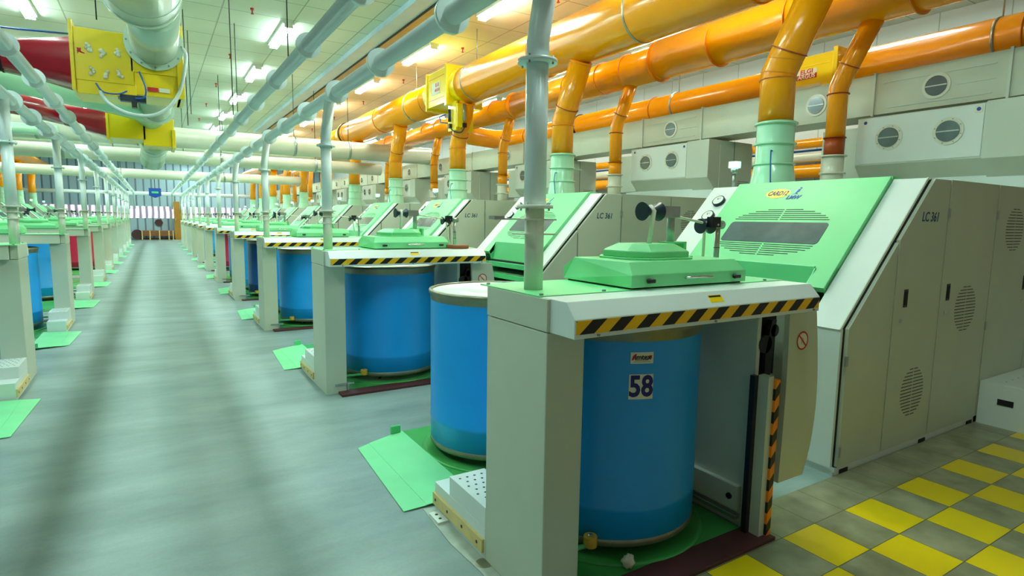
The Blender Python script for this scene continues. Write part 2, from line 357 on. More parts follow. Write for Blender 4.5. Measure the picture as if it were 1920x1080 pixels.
# ------------------------------------------------------------------ carding machine (coordinates of the nearest one in the right row)
TH = math.atan2(1.04, 1.007); CT, ST = math.cos(TH), math.sin(TH)
def SL(y, s, n=0): return V(3.83+s*CT-n*ST, y, 1.01+s*ST+n*CT)
UPS = (CT, 0, ST)
def slope_poly(mb, pts, n0, n1, m):
    a = [SL(y, s, n0) for y, s in pts]; off = V(-ST, 0, CT)*(n1-n0); mb.prism(a, off, m)
def ellipse_slots(mb, fn, cx, cz, rx, rz, n, th, m, gap=.02):
    for i in range(n):
        z = cz+rz*(2*(i+.5)/n-1); wd = rx*math.sqrt(max(0, 1-((z-cz)/rz)**2))
        if wd < .01: continue
        for a, bb in ((cx-wd, cx-gap/2), (cx+gap/2, cx+wd)): fn(mb, a, bb, z-th/2, z+th/2, m)
def make_card():
    B = (3.84, 2.05, 0)
    t = thing('carding_machine', B, '', 'machine')
    y0, y1 = 2.065, 3.97
    b = MB(); prof = [(4.4, .05), (7.95, .05), (7.95, 2.04), (4.86, 2.04), (4.4, 1.573)]
    b.prism([(x, y0, z) for x, z in prof], (0, y1-y0, 0), M['dark'])
    for ya, yb in ((y0, 2.30), (3.66, y1)): b.prism([(x, ya, z) for x, z in ((3.86, .05), (4.4, .05), (4.4, 1.573), (3.86, 1.02))], (0, yb-ya, 0), M['dark'])
    b.prism([(3.861, y1, .05), (7.95, y1, .05), (7.95, y1, 2.04), (4.86, y1, 2.04), (3.861, y1, 1.02)], (0, .012, 0), M['grey'])
    b.box(4.86, 7.95, y0+.0, y1, 2.04, 2.05, M['grey'])
    b.build('body', t, B)
    b = MB().box(3.85, 6.04, 2.052, 3.98, 0, .05, M['white']).box(3.845, 3.86, 2.04, 3.98, .03, .06, M['white'])
    for x in (3.98, 5.1, 5.95): b.box(x-.05, x+.05, 2.046, 2.054, .0, .03, M['dark'])
    b.build('plinth', t, B)
    b = MB().box(3.835, 3.86, y0, 2.30, .055, 1.012, M['white']).box(3.835, 3.86, 3.66, 3.98, .055, 1.012, M['white']).box(3.90, 4.4, 2.30, 3.66, .055, .86, M['mint'])
    slope_poly(b, [(y0, 0), (2.30, 0), (2.30, 1.447), (y0, 1.447)], -.012, .002, M['white'])
    slope_poly(b, [(3.64, .0), (3.975, .0), (3.975, 1.447), (3.64, 1.447)], -.012, .002, M['white'])
    slope_poly(b, [(y0, 0), (y0+.008, 0), (y0+.008, 1.447), (y0, 1.447)], .002, .006, M['beige'])
    b.build('front_panel', t, B)
    # hood
    b = MB()
    slope_poly(b, [(2.306, .49), (3.653, .49), (3.653, 1.44), (2.306, 1.44)], -.01, .04, M['mint'])
    slope_poly(b, [(2.306, .30), (2.45, .30), (2.45, .49), (2.306, .49)], -.01, .04, M['mint'])
    slope_poly(b, [(3.51, .30), (3.653, .30), (3.653, .49), (3.51, .49)], -.01, .04, M['mint'])
    for ya in (2.306, 3.643): b.prism([(4.03, ya, 1.25), (4.16, ya, 1.39), (4.3, ya, 1.39), (4.3, ya, 1.10), (4.06, ya, 1.13)], (0, .01, 0), M['green'])
    for ya in (2.44, 3.51): b.prism([(4.03, ya, 1.25), (4.12, ya, 1.38), (4.3, ya, 1.38), (4.3, ya, 1.12), (4.06, ya, 1.13)], (0, .01, 0), M['green'])
    b.box(4.83, 4.95, 2.306, 3.653, 2.05, 2.075, M['mint'])
    def sl(mb, a, bb, z0, z1, m): slope_poly(mb, [(a, z0), (bb, z0), (bb, z1), (a, z1)], .0395, .0412, m)
    for i, (s, wd) in enumerate([(.975, .43), (.998, .41), (1.021, .38), (1.044, .33), (1.067, .27), (1.09, .16), (.69, .43), (.668, .42), (.645, .39), (.622, .34), (.599, .27), (.576, .16)]):
        for a, c in ((3.0-wd, 2.992), (3.008, 3.0+wd)): sl(b, a, c, s-.0035, s+.0035, M['dark'])
    h = b.build('hood', t, B)
    b = MB(); r = .03; pts = []
    for cy, cs, a0 in ((3.44-r, .94-r, 0), (2.55+r, .94-r, 90), (2.55+r, .71+r, 180), (3.44-r, .71+r, 270)):
        for q in range(5): a = math.radians(a0+q*22.5); pts.append((cy+r*math.cos(a), cs+r*math.sin(a)))
    slope_poly(b, pts, .038, .043, M['glass']); b.build('window', h, B)
    # emblem
    b = MB(); n = 28
    el = [(3.172+.115*math.cos(2*PI*i/n)+.0*math.sin(2*PI*i/n), 1.29+.058*math.sin(2*PI*i/n)) for i in range(n)]
    slope_poly(b, el, .039, .0415, M['logoy'])
    put_text(b, 'CARD12', .075, SL(3.172, 1.288, .0425), (0, -1, 0), UPS, M['ink'], xs=.68, shear=.2, bold=.001)
    put_text(b, 'LMW', .062, SL(3.005, 1.236, .0425), (0, -1, 0), UPS, M['inkblue'], bold=.0015, shear=.25, xs=.85)
    fig = [(3.035, 1.275), (3.0, 1.282), (3.012, 1.292), (3.004, 1.318), (3.0, 1.335), (2.985, 1.345), (2.998, 1.352), (2.99, 1.365), (2.982, 1.356), (2.972, 1.352), (2.984, 1.338), (2.98, 1.318), (2.997, 1.29), (2.975, 1.278)]
    slope_poly(b, fig, .039, .0420, M['inkblue'])
    b.build('emblem', h, B, fine=True)
    for (s, y) in ((1.237, 3.785), (1.034, 3.785)):
        b = MB(); c = SL(y, s, .002); d = V(-ST, 0, CT)
        b.cyl(c, c+d*.03, .062, M['slate'], n=28); g = b.build('gauge', t, B, fine=True)
        b = MB(); b.cyl(c+d*.025, c+d*.0315, .052, M['face'], n=28)
        a = c+d*.032; put_text(b, 'l l l', .03, a+Vector(UPS)*.02, (0, -1, 0), UPS, M['inkblack'])
        b.prism([a+V(0, .004, 0), a+V(0, -.004, 0), a+Vector(UPS)*.035+V(0, .02, 0)], d*.001, M['inkred']); b.build('dial', g, B, fine=True)
    # sliver outlet under the hood
    b = MB(); b.prism([(4.125, 2.45, 1.395), (4.15, 2.45, 1.395), (4.09, 2.45, 1.15), (4.065, 2.45, 1.15)], (0, 1.06, 0), M['green'])
    b.box(4.0, 4.12, 2.33, 3.63, 1.06, 1.125, M['green']).box(4.05, 4.12, 2.33, 3.63, 1.125, 1.15, M['dark']).box(3.98, 4.05, 2.33, 3.63, .91, .975, M['green'])
    for ya in (2.33, 3.50): b.prism([(3.99, ya, 1.125), (4.22, ya, 1.125), (4.22, ya, .86), (3.98, ya, .92)], (0, .13, 0), M['green'])
    b.prism([(4.05, 2.46, .985), (4.28, 2.46, 1.05), (4.28, 2.46, 1.03), (4.05, 2.46, .965)], (0, 1.04, 0), M['steel']); b.box(4.26, 4.4, 2.31, 3.65, .86, 1.3, M['dark'])
    b.build('outlet_hood', t, B, bevel=.004)
    # doors on the operator side
    D0, D1 = 2.038, 2.064
    def door(poly, mats=M['beige'], vents=(), handle=None, lock=None, txt=None, hinges=()):
        b = MB(); b.prism([(x, D0, z) for x, z in poly], (0, D1-D0, 0), mats)
        for (cx, cz, rx, rz, n) in vents:
            ellipse_slots(b, lambda mb, a, c, z0, z1, m: mb.box(a, c, D0-.0012, D0+.002, z0, z1, m), cx, cz, rx, rz, n, .007, M['inkblack'], gap=.012)
        d = b.build('door', t, B, bevel=.003)
        if handle:
            x, z = handle; q = MB().box(x-.028, x+.028, D0-.003, D0+.004, z-.065, z+.065, M['black']).box(x-.018, x+.018, D0-.006, D0, z-.05, z+.05, M['dark']); q.build('door_handle', d, B, fine=True)
        if lock:
            x, z = lock; MB().cyl((x, D0-.008, z), (x, D0, z), .014, M['chrome'], n=14).build('lock', d, B, fine=True)
        for (x, z) in hinges: MB().box(x-.014, x+.014, D0-.01, D0+.004, z-.035, z+.035, M['steel']).build('hinge', d, B, fine=True)
        if txt:
            q = MB(); put_text(q, txt, .098, (4.86, D0-.0008, 1.765), (1, 0, 0), (0, 0, 1), M['stk'], bold=.0015, shear=.2, xs=.9); q.build('lettering', d, B, fine=True)
        return d
    sx = lambda z: 3.83+(z-1.01)*.969
    door([(3.88, .06), (4.435, .06), (4.435, 1.585), (3.88, 1.015)], hinges=((3.875, .80), (3.875, .17)))
    door([(4.45, .06), (5.135, .06), (5.135, 2.045), (4.885, 2.045), (4.45, 1.60)], vents=((4.83, .455, .175, .19, 15),), handle=(4.60, 1.18), lock=(4.545, 1.02), txt='LC 361', hinges=((5.14, 1.80),))
    door([(5.15, .06), (6.025, .06), (6.025, 2.05), (5.15, 2.05)], vents=((5.60, 1.04, .19, .19, 15),), handle=(5.265, 1.19), lock=(5.245, 1.03), hinges=((6.03, 1.80), (6.03, .86)))
    door([(6.04, .06), (6.95, .06), (6.95, 2.05), (6.04, 2.05)], vents=((6.43, 1.68, .19, .19, 15),), handle=(6.78, 1.2), lock=(6.77, 1.03))
    door([(6.965, .06), (7.93, .06), (7.93, 2.05), (6.965, 2.05)], handle=(7.1, 1.2))
    # air outlet collar on top
    b = MB(); cx, cy = 5.43, 3.74
    b.lathe((cx, cy, 0), [(.225, 2.05), (.19, 2.28), (.18, 2.30), (.18, 2.72)], M['mintpipe'], 32)
    for z in (2.30, 2.50, 2.70): b.cyl((cx, cy, z-.008), (cx, cy, z+.008), .205, M['mintpipe'], n=32)
    b.box(cx, cx+.34, cy-.04, cy+.04, 2.495, 2.505, M['mintpipe'])
    b.build('air_outlet', t, B)
    b = MB().tube([(cx-.2, cy-.12, 2.06), (cx-.24, cy-.13, 2.3), (cx-.2, cy-.1, 2.42), (cx-.14, cy-.08, 2.42)], .006, M['cable'], 8); b.build('cable', t, B, fine=True)
    b = MB(); cx, cy = 6.515, 3.75
    b.cyl((cx, cy, 2.05), (cx, cy, 2.47), .11, M['cream'], n=24)
    for z in (2.46, 2.27): b.cyl((cx, cy, z-.008), (cx, cy, z+.008), .135, M['cream'], n=24)
    b.build('dust_outlet', t, B)
    # signal lamp
    b = MB().cyl((4.98, 3.86, 2.05), (4.98, 3.86, 2.19), .016, M['steel'], n=12).cyl((4.98, 3.86, 2.19), (4.98, 3.86, 2.25), .034, M['steel'], n=16)
    s = b.build('signal_lamp', t, B)
    MB().box(4.94, 5.02, 3.82, 3.90, 2.25, 2.31, M['lamp_green']).build('lens', s, B)
    return t
card = make_card(); CB = Vector(card.location)

# ------------------------------------------------------------------ can changer
def make_changer():
    B = (1.338, 1.729, 0)
    t = thing('can_changer', B, '', 'can changer')
    b = MB().box(1.338, 1.533, 1.89, 2.386, .0, 1.244, M['beige'])
    b.build('post', t, B, bevel=.004)
    MB().box(1.336, 1.40, 1.89, 2.386, 1.248, 1.384, M['beige']).box(1.40, 2.98, 2.40, 2.45, 1.248, 1.384, M['beige']).build('side_panel', t, B, bevel=.003)
    b = MB(); b.prism([(1.352, 1.729, 1.246), (1.352, 1.729, 1.322), (1.352, 1.786, 1.386), (1.352, 1.95, 1.386), (1.352, 1.95, 1.246)], (1.629, 0, 0), M['white'])
    a = b.build('apron', t, B, bevel=.003)
    b = MB().box(1.36, 2.975, 1.7275, 1.73, 1.264, 1.318, M['hazard']); b.build('hazard_strip', a, B)
    b = MB()
    for x in (1.47, 2.16, 2.93): b.cyl((x, 1.722, 1.256), (x, 1.73, 1.256), .006, M['bolt'], n=8)
    b.build('screws', a, B, fine=True)
    d = V(0, .057, .064).normalized(); n = V(0, -.064, .057).normalized(); c = V(2.19, 1.7575, 1.354)
    b = MB(); q = [c+V(-.045, 0, 0)-d*.02, c+V(.045, 0, 0)-d*.02, c+V(.045, 0, 0)+d*.02, c+V(-.045, 0, 0)+d*.02]
    b.prism(q, n*.001, M['labely']); q = [c+V(-.04, 0, 0)+d*.008+n*.001, c+V(.04, 0, 0)+d*.008+n*.001, c+V(.04, 0, 0)+d*.017+n*.001, c+V(-.04, 0, 0)+d*.017+n*.001]; b.prism(q, n*.0006, M['inkblack'])
    b.build('warning_label', a, B, fine=True)
    b = MB().prism([(1.338, 1.95, 1.384), (2.98, 1.95, 1.384), (2.98, 2.46, 1.384), (1.338, 2.46, 1.384)], (0, 0, .006), M['mint'])
    b.box(1.70, 2.72, 2.0, 2.40, 1.25, 1.384, M['rim'])
    b.build('table_top', t, B)
    b = MB()
    for x, y in ((1.36, 2.42), (1.36, 1.97), (1.7, 1.97), (2.4, 1.97), (2.85, 1.97)): b.cyl((x, y, 1.39), (x, y, 1.398), .009, M['bolt'], n=8)
    b.build('bolts', t, B, fine=True)
    # rear side panel, drive gear and guard
    b = MB().box(2.735, 2.765, 1.91, 3.1, 0, 1.244, M['grey']).box(2.70, 2.735, 1.95, 3.0, .10, .24, M['grey']).box(2.69, 2.735, 1.95, 3.0, .05, .075, M['steel'])
    b.cyl((2.69, 2.0, .17), (2.735, 2.0, .17), .018, M['black'], n=12)
    b.build('rear_panel', t, B, bevel=.003)
    b = MB().box(2.77, 2.95, 1.95, 2.5, .25, 1.24, M['dark']).cyl((2.80, 1.90, 1.05), (2.80, 1.95, 1.05), .05, M['black'], n=16).cyl((2.87, 1.90, 1.12), (2.87, 1.95, 1.12), .035, M['black'], n=16)
    b.prism([(2.80, 1.90, 1.0), (2.84, 1.90, 1.18), (2.88, 1.90, 1.18), (2.84, 1.90, .7), (2.81, 1.90, .55)], (0, .03, 0), M['black']).cyl((2.86, 1.9, .85), (2.86, 1.95, .85), .03, M['steel'], n=14).box(2.80, 2.93, 1.88, 1.95, .45, .49, M['steel'])
    b.build('drive_gear', t, B)
    b = MB(); L = []; Rr = []
    for i in range(13):
        z = .285+(1.235-.285)*i/12; L.append((2.855+.012*math.sin(PI*i/12)-.0, 1.81, z)); Rr.append((3.10-.02*(1-i/12)+.075*math.sin(PI*(i/12)**.8), 1.81, z))
    b.prism(L+Rr[::-1], (0, .03, 0), M['beige']); b.box(3.05, 3.09, 1.84, 2.05, .4, 1.2, M['beige'])
    g = b.build('guard_panel', t, B)
    b = MB(); c = (2.985, 1.8085, 1.07)
    vs_ = []; nn = 28
    for i in range(nn):
        a = 2*PI*i/nn; vs_ += [(c[0]+.052*math.cos(a), c[1], c[2]+.052*math.sin(a)), (c[0]+.043*math.cos(a), c[1], c[2]+.043*math.sin(a))]
    b.add([(c[0]+.046*math.cos(2*PI*i/nn), c[1]+.0005, c[2]+.046*math.sin(2*PI*i/nn)) for i in range(nn)], [list(range(nn))], M['label'])
    b.add(vs_, [(2*i, 2*((i+1) % nn), 2*((i+1) % nn)+1, 2*i+1) for i in range(nn)], M['inkred'])
    b.prism([(c[0]-.036, c[1]-.0005, c[2]+.028), (c[0]-.03, c[1]-.0005, c[2]+.034), (c[0]+.036, c[1]-.0005, c[2]-.028), (c[0]+.03, c[1]-.0005, c[2]-.034)], (0, .0004, 0), M['inkred'])
    for dx, dz, h2 in ((-.012, -.006, .03), (-.004, .0, .03), (.006, -.002, .026), (.012, -.012, .02)):
        b.prism([(c[0]+dx, c[1], c[2]+dz-.012), (c[0]+dx+.002, c[1], c[2]+dz-.012), (c[0]+dx+.002, c[1], c[2]+dz+h2-.012), (c[0]+dx, c[1], c[2]+dz+h2-.012)], (0, .0002, 0), M['glass'])
    b.build('prohibition_sign', g, B, fine=True)
    b = MB().box(2.665, 2.695, 1.86, 1.89, .02, .90, M['black']).box(2.695, 2.738, 1.80, 1.86, .02, .905, M['grey'])
    gp = b.build('guard_rail', t, B)
    MB().box(2.738, 2.775, 1.785, 1.83, .02, .885, M['hazardv']).build('hazard_edge', gp, B)
    # coiler lid
    prof = [(1.945, 1.398), (1.945, 1.457), (2.0, 1.513), (2.41, 1.513), (2.46, 1.46), (2.46, 1.398)]
    b = MB(); x0, x1 = 1.84, 2.65
    va = [(x0+(.0 if z < 1.5 else .03), y, z) for y, z in prof]; vb = [(x1-(.0 if z < 1.5 else .03), y, z) for y, z in prof]
    b.add(va+vb, [list(range(6)), list(range(6, 12))[::-1]]+[(i, (i+1) % 6, 6+(i+1) % 6, 6+i) for i in range(6)], M['mint']); b.box(x0+.02, x1-.02, 1.96, 2.45, 1.388, 1.40, M['dark'])
    lid = b.build('coiler_lid', t, B, bevel=.003)
    for x in (1.945, 2.555): MB().cyl((x, 1.93, 1.428), (x, 1.946, 1.428), .012, M['black'], n=12).box(x-.024, x+.024, 1.918, 1.932, 1.419, 1.437, M['black']).build('knob', lid, B, bevel=.004, fine=True)
    MB().tube([(2.19, 1.946, 1.433), (2.19, 1.925, 1.436), (2.36, 1.925, 1.436), (2.36, 1.946, 1.433)], .006, M['chrome'], 10).build('handle', lid, B, fine=True)
    b = MB(); cx, cy = 2.205, 2.235
    def octa(rx, ry, z): 
        return [(cx+sx_*rx*kx, cy+sy_*ry*ky, z) for sx_, sy_, kx, ky in ((1, -1, 1, .5), (1, 1, 1, .5), (1, 1, .62, 1), (-1, 1, .62, 1), (-1, 1, 1, .5), (-1, -1, 1, .5), (-1, -1, .62, 1), (1, -1, .62, 1))]
    for (a0, z0, a1, z1) in (((.235, .19), 1.513, (.235, .19), 1.523), ((.215, .175), 1.523, (.215, .175), 1.553), ((.215, .175), 1.553, (.15, .11), 1.588)):
        A = octa(*a0, z0); Bv = octa(*a1, z1); b.add(A+Bv, [list(range(8))[::-1], list(range(8, 16))]+[(i, (i+1) % 8, 8+(i+1) % 8, 8+i) for i in range(8)], M['mint'])
    b.build('coiler_cap', t, B, bevel=.004)
    # first guide pulley
    b = MB().cyl((2.39, 2.24, 1.59), (2.39, 2.24, 1.77), .021, M['steel'], n=18).box(2.30, 2.42, 2.205, 2.265, 1.725, 1.785, M['steel'])
    b.box(2.34, 2.47, 2.20, 2.28, 1.588, 1.596, M['mint']).box(2.455, 2.475, 2.2, 2.28, 1.51, 1.596, M['mint']).box(2.45, 2.53, 2.2, 2.28, 1.51, 1.518, M['mint'])
    b.cyl((2.20, 2.235, 1.755), (2.31, 2.235, 1.755), .008, M['steel'], n=10)
    s = b.build('guide_stand', t, B)
    b = MB()
    b.tube([(2.165, 2.235, 1.755), (2.172, 2.235, 1.755), (2.215, 2.235, 1.755), (2.245, 2.235, 1.755), (2.288, 2.235, 1.755), (2.295, 2.235, 1.755)], [.048, .050, .020, .020, .050, .048], M['slate'], 26)
    b.build('guide_pulley', s, B)
    # second guide pulley with sensor
    X2, Y2 = 2.92, 2.36
    b = MB().cyl((X2, Y2, 1.386), (X2, Y2, 1.68), .017, M['steel'], n=18).cyl((X2-.03, Y2, 1.69), (X2+.04, Y2, 1.69), .026, M['steel'], n=18).cyl((X2-.14, Y2, 1.68), (X2, Y2, 1.68), .007, M['steel'], n=8)
    for z in (1.48, 1.55): b.cyl((X2, Y2, z), (X2, Y2, z+.004), .0185, M['black'], n=14)
    s = b.build('guide_stand', t, B)
    b = MB().tube([(X2-.16, Y2, 1.68), (X2-.153, Y2, 1.68), (X2-.12, Y2, 1.68), (X2-.10, Y2, 1.68), (X2-.067, Y2, 1.68), (X2-.06, Y2, 1.68)], [.043, .045, .014, .014, .045, .043], M['slate'], 24); b.build('guide_pulley', s, B)
    b = MB().box(X2-.135, X2-.06, Y2-.07, Y2-.03, 1.675, 1.735, M['black']).cyl((X2-.085, Y2-.075, 1.69), (X2-.085, Y2-.07, 1.69), .006, M['chrome'], n=8)
    b.tube([(X2-.07, Y2-.06, 1.675), (X2-.075, Y2-.06, 1.64), (X2-.05, Y2-.05, 1.59), (X2-.02, Y2-.02, 1.57)], .003, M['orange'], 6); b.build('sensor', s, B, fine=True)
    # perforated steps and wooden bumper
    b = MB().box(1.338, 1.56, 2.387, 2.997, 0, .165, M['white']).box(1.338, 1.56, 2.387, 2.80, .165, .275, M['white'])
    for i in range(7):
        for j in range(4):
            x = 1.375+.045*j+(.02 if i % 2 else 0); y = 2.43+.052*i
            if x < 1.55: b.add([(x+.0075*math.cos(2*PI*q/8), y+.0075*math.sin(2*PI*q/8), .2762) for q in range(8)], [list(range(8))], M['inkblack'])
    b.build('step_box', t, B, bevel=.003)
    b = MB().box(1.324, 1.338, 2.395, 2.997, .035, .105, M['wood'])
    for y in (2.45, 2.62, 2.8, 2.96): b.cyl((1.322, y, .07), (1.325, y, .07), .009, M['inkblack'], n=10)
    b.build('bumper_board', t, B, fine=True)
    b = MB().box(1.533, 1.60, 1.875, 1.885, .085, .10, M['steel']).box(1.533, 1.545, 1.86, 1.89, .03, .10, M['steel']).box(1.42, 1.533, 1.878, 1.889, .085, .1, M['steel']); b.build('foot_bracket', t, B, fine=True)
    return t
chg = make_changer(); GB = Vector(chg.location)

# ------------------------------------------------------------------ cans
def make_can(cx, cy, mwall, labels=False):
    B = (cx, cy, .03)
    t = thing('sliver_can', B, '', 'can')
    b = MB(); b.lathe((cx, cy, 0), [(.492, .10), (.5, .105), (.5, .255), (.503, .26), (.503, .285), (.5, .29), (.5, 1.12), (.497, 1.135)], mwall, 64); b.build('wall', t, B)
    b = MB(); b.lathe((cx, cy, 0), [(.47, .075), (.495, .075), (.502, .085), (.502, .115), (.495, .12), (.45, .12)], M['rim'], 64); b.lathe((cx, cy, 0), [(0.001, .08), (.48, .08)], M['dark'], 48, False); b.build('base_ring', t, B)
    b = MB(); b.lathe((cx, cy, 0), [(.497, 1.125), (.503, 1.13), (.503, 1.165), (.512, 1.172), (.515, 1.185), (.51, 1.198), (.495, 1.20), (.487, 1.192), (.487, 1.15)], M['rim'], 64); b.build('rim', t, B)
    b = MB(); b.lathe((cx, cy, 0), [(.001, 1.176), (.22, 1.176), (.235, 1.184), (.25, 1.176), (.44, 1.176), (.455, 1.186), (.487, 1.188)], M['pipe'], 64); b.build('lid_plate', t, B)
    for k in range(4):
        a = PI/4+k*PI/2+.2; x, y = cx+.40*math.cos(a), cy+.40*math.sin(a)
        MB().cyl((x-.012, y, .052), (x+.012, y, .052), .025, M['black'], n=14).box(x-.016, x+.016, y-.014, y+.014, .05, .082, M['steel']).build('castor', t, B, fine=True)
    if labels:
        f = on_cyl((cx, cy), .5, TH58, 0)
        b = MB(); z = .905
        patch(b, f, -.062, .062, z-.062, z+.062, .0012, M['label']); text_patch(b, f, '58', .145, 0, z-.002, .0022, M['ink'], bold=.004, xs=.86)
        b.build('number_label', t, B)
        b = MB(); z = 1.048; patch(b, f, -.058, .058, z-.028, z+.028, .0012, M['label'])
        text_patch(b, f, 'imtex', .036, .003, z+.003, .002, M['inkblack'], bold=.001)
        patch(b, f, .034, .05, z-.004, z+.012, .0018, M['inkred'], 2)
        for y_, w_ in ((-.012, .034), (-.019, .044)): patch(b, f, -w_, w_, z+y_-.0012, z+y_+.0012, .0018, M['rim'], 4)
        b.add([f(x, y+z, .002) for x, y in ((-.053, -.012), (-.047, .010), (-.034, .020), (-.026, .019), (-.035, .006), (-.044, -.010))], [(0, 1, 2, 3, 4, 5)], M['inkred'])
        b.build('maker_label', t, B)
    return t
TH58 = math.radians(-112)
can58 = make_can(2.165, 2.46, M['blue'], True); can58['label'] = 'blue sliver can with number 58 label under the nearest can changer'; can58['group'] = 'sliver cans'
canA = make_can(2.15, 3.665, M['blue']); canA['label'] = 'uncovered blue sliver can standing behind the nearest can changer post'; canA['group'] = 'sliver cans'
canN = make_can(2.165, 2.46, M['navy']); canR = make_can(2.165, 2.46, M['red'])

# ------------------------------------------------------------------ green floor plates
def make_plate():
    B = (1.6, 1.92, 0)
    t = thing('can_platform', B, '', 'floor plate')
    b = MB().box(1.56, 2.71, 1.92, 4.25, .0, .012, M['dgreen']); b.build('base_plate', t, B)
    b = MB()
    for (x, y) in ((2.165, 2.46), (2.15, 3.665)):
        b.lathe((x, y, 0), [(.56, .012), (.56, .022), (.545, .026), (.53, .022), (.001, .022)], M['dgreen'], 56)
    b.build('turntable', t, B)
    b = MB().prism([(1.159, 3.038, .003), (1.30, 3.03, .010), (1.30, 4.12, .010), (1.207, 4.089, .003)], (0, 0, .004), M['mintfloor'])
    b.prism([(1.30, 3.03, .012), (1.60, 3.017, .024), (1.60, 4.22, .024), (1.30, 4.12, .012)], (0, 0, .004), M['mintfloor']); b.build('ramp', t, B)
    MB().box(1.50, 1.58, 4.19, 4.22, .02, .085, M['green']).build('stop_block', t, B, bevel=.006)
    b = MB().box(1.45, 2.78, 1.755, 1.918, 0, .022, M['maroon']); b.build('kerb', t, B, bevel=.002)
    def roll(x, y, z, ax, ay):
        a = MB().tube([(ax, ay, z-.02), (x, y, z-.02)], .012, M['green'], 10); ar = a.build('arm', t, B, fine=True)
        MB().cyl((x, y, z-.028), (x, y, z+.028), .034, M['roller'], n=24).cyl((x, y, z+.028), (x, y, z+.036), .012, M['steel'], n=12).build('roller', ar, B, bevel=.005, fine=True)
    roll(1.765, 2.085, .13, 1.56, 2.10); roll(2.655, 2.26, .15, 2.69, 2.45)
    MB().box(2.60, 2.69, 2.33, 2.37, .19, .20, M['green']).prism([(2.60, 2.33, .20), (2.69, 2.33, .20), (2.69, 2.33, .26), (2.62, 2.33, .25)], (0, .03, 0), M['green']).build('arm_bracket', t, B, fine=True)
    return t
plate = make_plate(); PB = Vector(plate.location)

# ------------------------------------------------------------------ chute feed
def make_chute():
    B = (6.76, 2.06, 2.05)
    t = thing('chute_feed', B, '', 'chute feed')
    b = MB(); pf = [(6.76, 2.35), (6.76, 2.885), (7.72, 2.885), (7.72, 2.10), (7.0, 2.10)]
    b.prism([(x, 2.06, z) for x, z in pf], (0, .40, 0), M['grey'])
    pf2 = [(6.775, 2.36), (6.775, 2.875), (7.72, 2.875), (7.72, 2.12), (7.0, 2.12)]
    b.prism([(x, 2.46, z) for x, z in pf2], (0, 1.19, 0), M['grey']); b.box(6.9, 7.72, 3.65, 4.12, 2.2, 2.8, M['grey']); b.box(6.92, 7.7, 2.1, 3.9, 2.05, 2.2, M['white'])
    b.build('casing', t, B, bevel=.004)
    b = MB().box(6.768, 6.776, 2.475, 3.64, 2.375, 2.865, M['white'])
    p = b.build('access_panel', t, B, bevel=.002)
    for y in (2.76, 3.31):
        q = MB().cyl((6.758, y, 2.64), (6.770, y, 2.64), .135, M['cream'], n=32).cyl((6.748, y, 2.64), (6.760, y, 2.64), .102, M['glass'], n=32)
        for a in range(8): q.cyl((6.754, y+.12*math.cos(a*PI/4+.3), 2.64+.12*math.sin(a*PI/4+.3)), (6.759, y+.12*math.cos(a*PI/4+.3), 2.64+.12*math.sin(a*PI/4+.3)), .006, M['bolt'], n=6)
        q.box(6.744, 6.750, y-.1, y+.1, 2.634, 2.646, M['steel']); q.build('porthole', t, B)
    for y, z in ((3.56, 2.82), (2.52, 2.82)):
        MB().box(6.764, 6.769, y-.03, y+.03, z-.035, z+.035, M['label']).cyl((6.7625, y, z), (6.765, y, z), .018, M['inkblue'], n=16).build('sticker', p, B, fine=True)
    b = MB().box(7.0, 7.72, 2.052, 2.062, 2.2, 2.82, M['grey']); b.box(7.30, 7.305, 2.048, 2.052, 2.1, 2.88, M['dark'])
    for i in range(7):
        for j in range(6): b.box(7.42+.035*i, 7.435+.035*i, 2.049, 2.053, 2.16+.03*j, 2.172+.03*j, M['dark'])
    b.build('end_panel', t, B, fine=True)
    return t
chute = make_chute(); HB = Vector(chute.location)

def place(base, k, left):
    v = Vector(base)
    if left: return Vector((LX-v.x, LY+P*k-v.y, v.z)), PI
    return Vector((v.x, v.y+P*k, v.z)), 0
NR, NL = 11, 10
def where(k, left): return '%s from the camera, %s row' % (ORD[k], 'left' if left else 'right')
def spread(root, base, txt, group, ks, left, lod_from=3, first_at=None):
    for k in ks:
        lab = '%s, %s' % (txt(k, left) if callable(txt) else txt, where(k, left))
        loc, rz = place(base, k, left)
        if first_at == k and not left: root['label'] = lab; root['group'] = group; continue
        dup(root, loc, rz, lab, group, lod=(k >= lod_from))
for left in (False, True):
    ks_all = range(NL if left else NR)
    spread(card, CB, 'grey carding machine with sloping mint green hood', 'carding machines', (range(3, NL) if left else ks_all), left, 4, 0)
    spread(chg, GB, 'pale can changer with striped apron and green coiler lid' if not left else 'pale can changer seen from its step side', 'can changers', ks_all, left, 5, 0)
    spread(plate, PB, 'mint green floor plate and turntable under the can changer', 'green floor plates', ks_all, left, 4, 0)
    spread(chute, HB, 'pale chute feed casing with two round portholes', 'chute feeds', (range(7, NL) if left else ks_all), left, 4, 0)
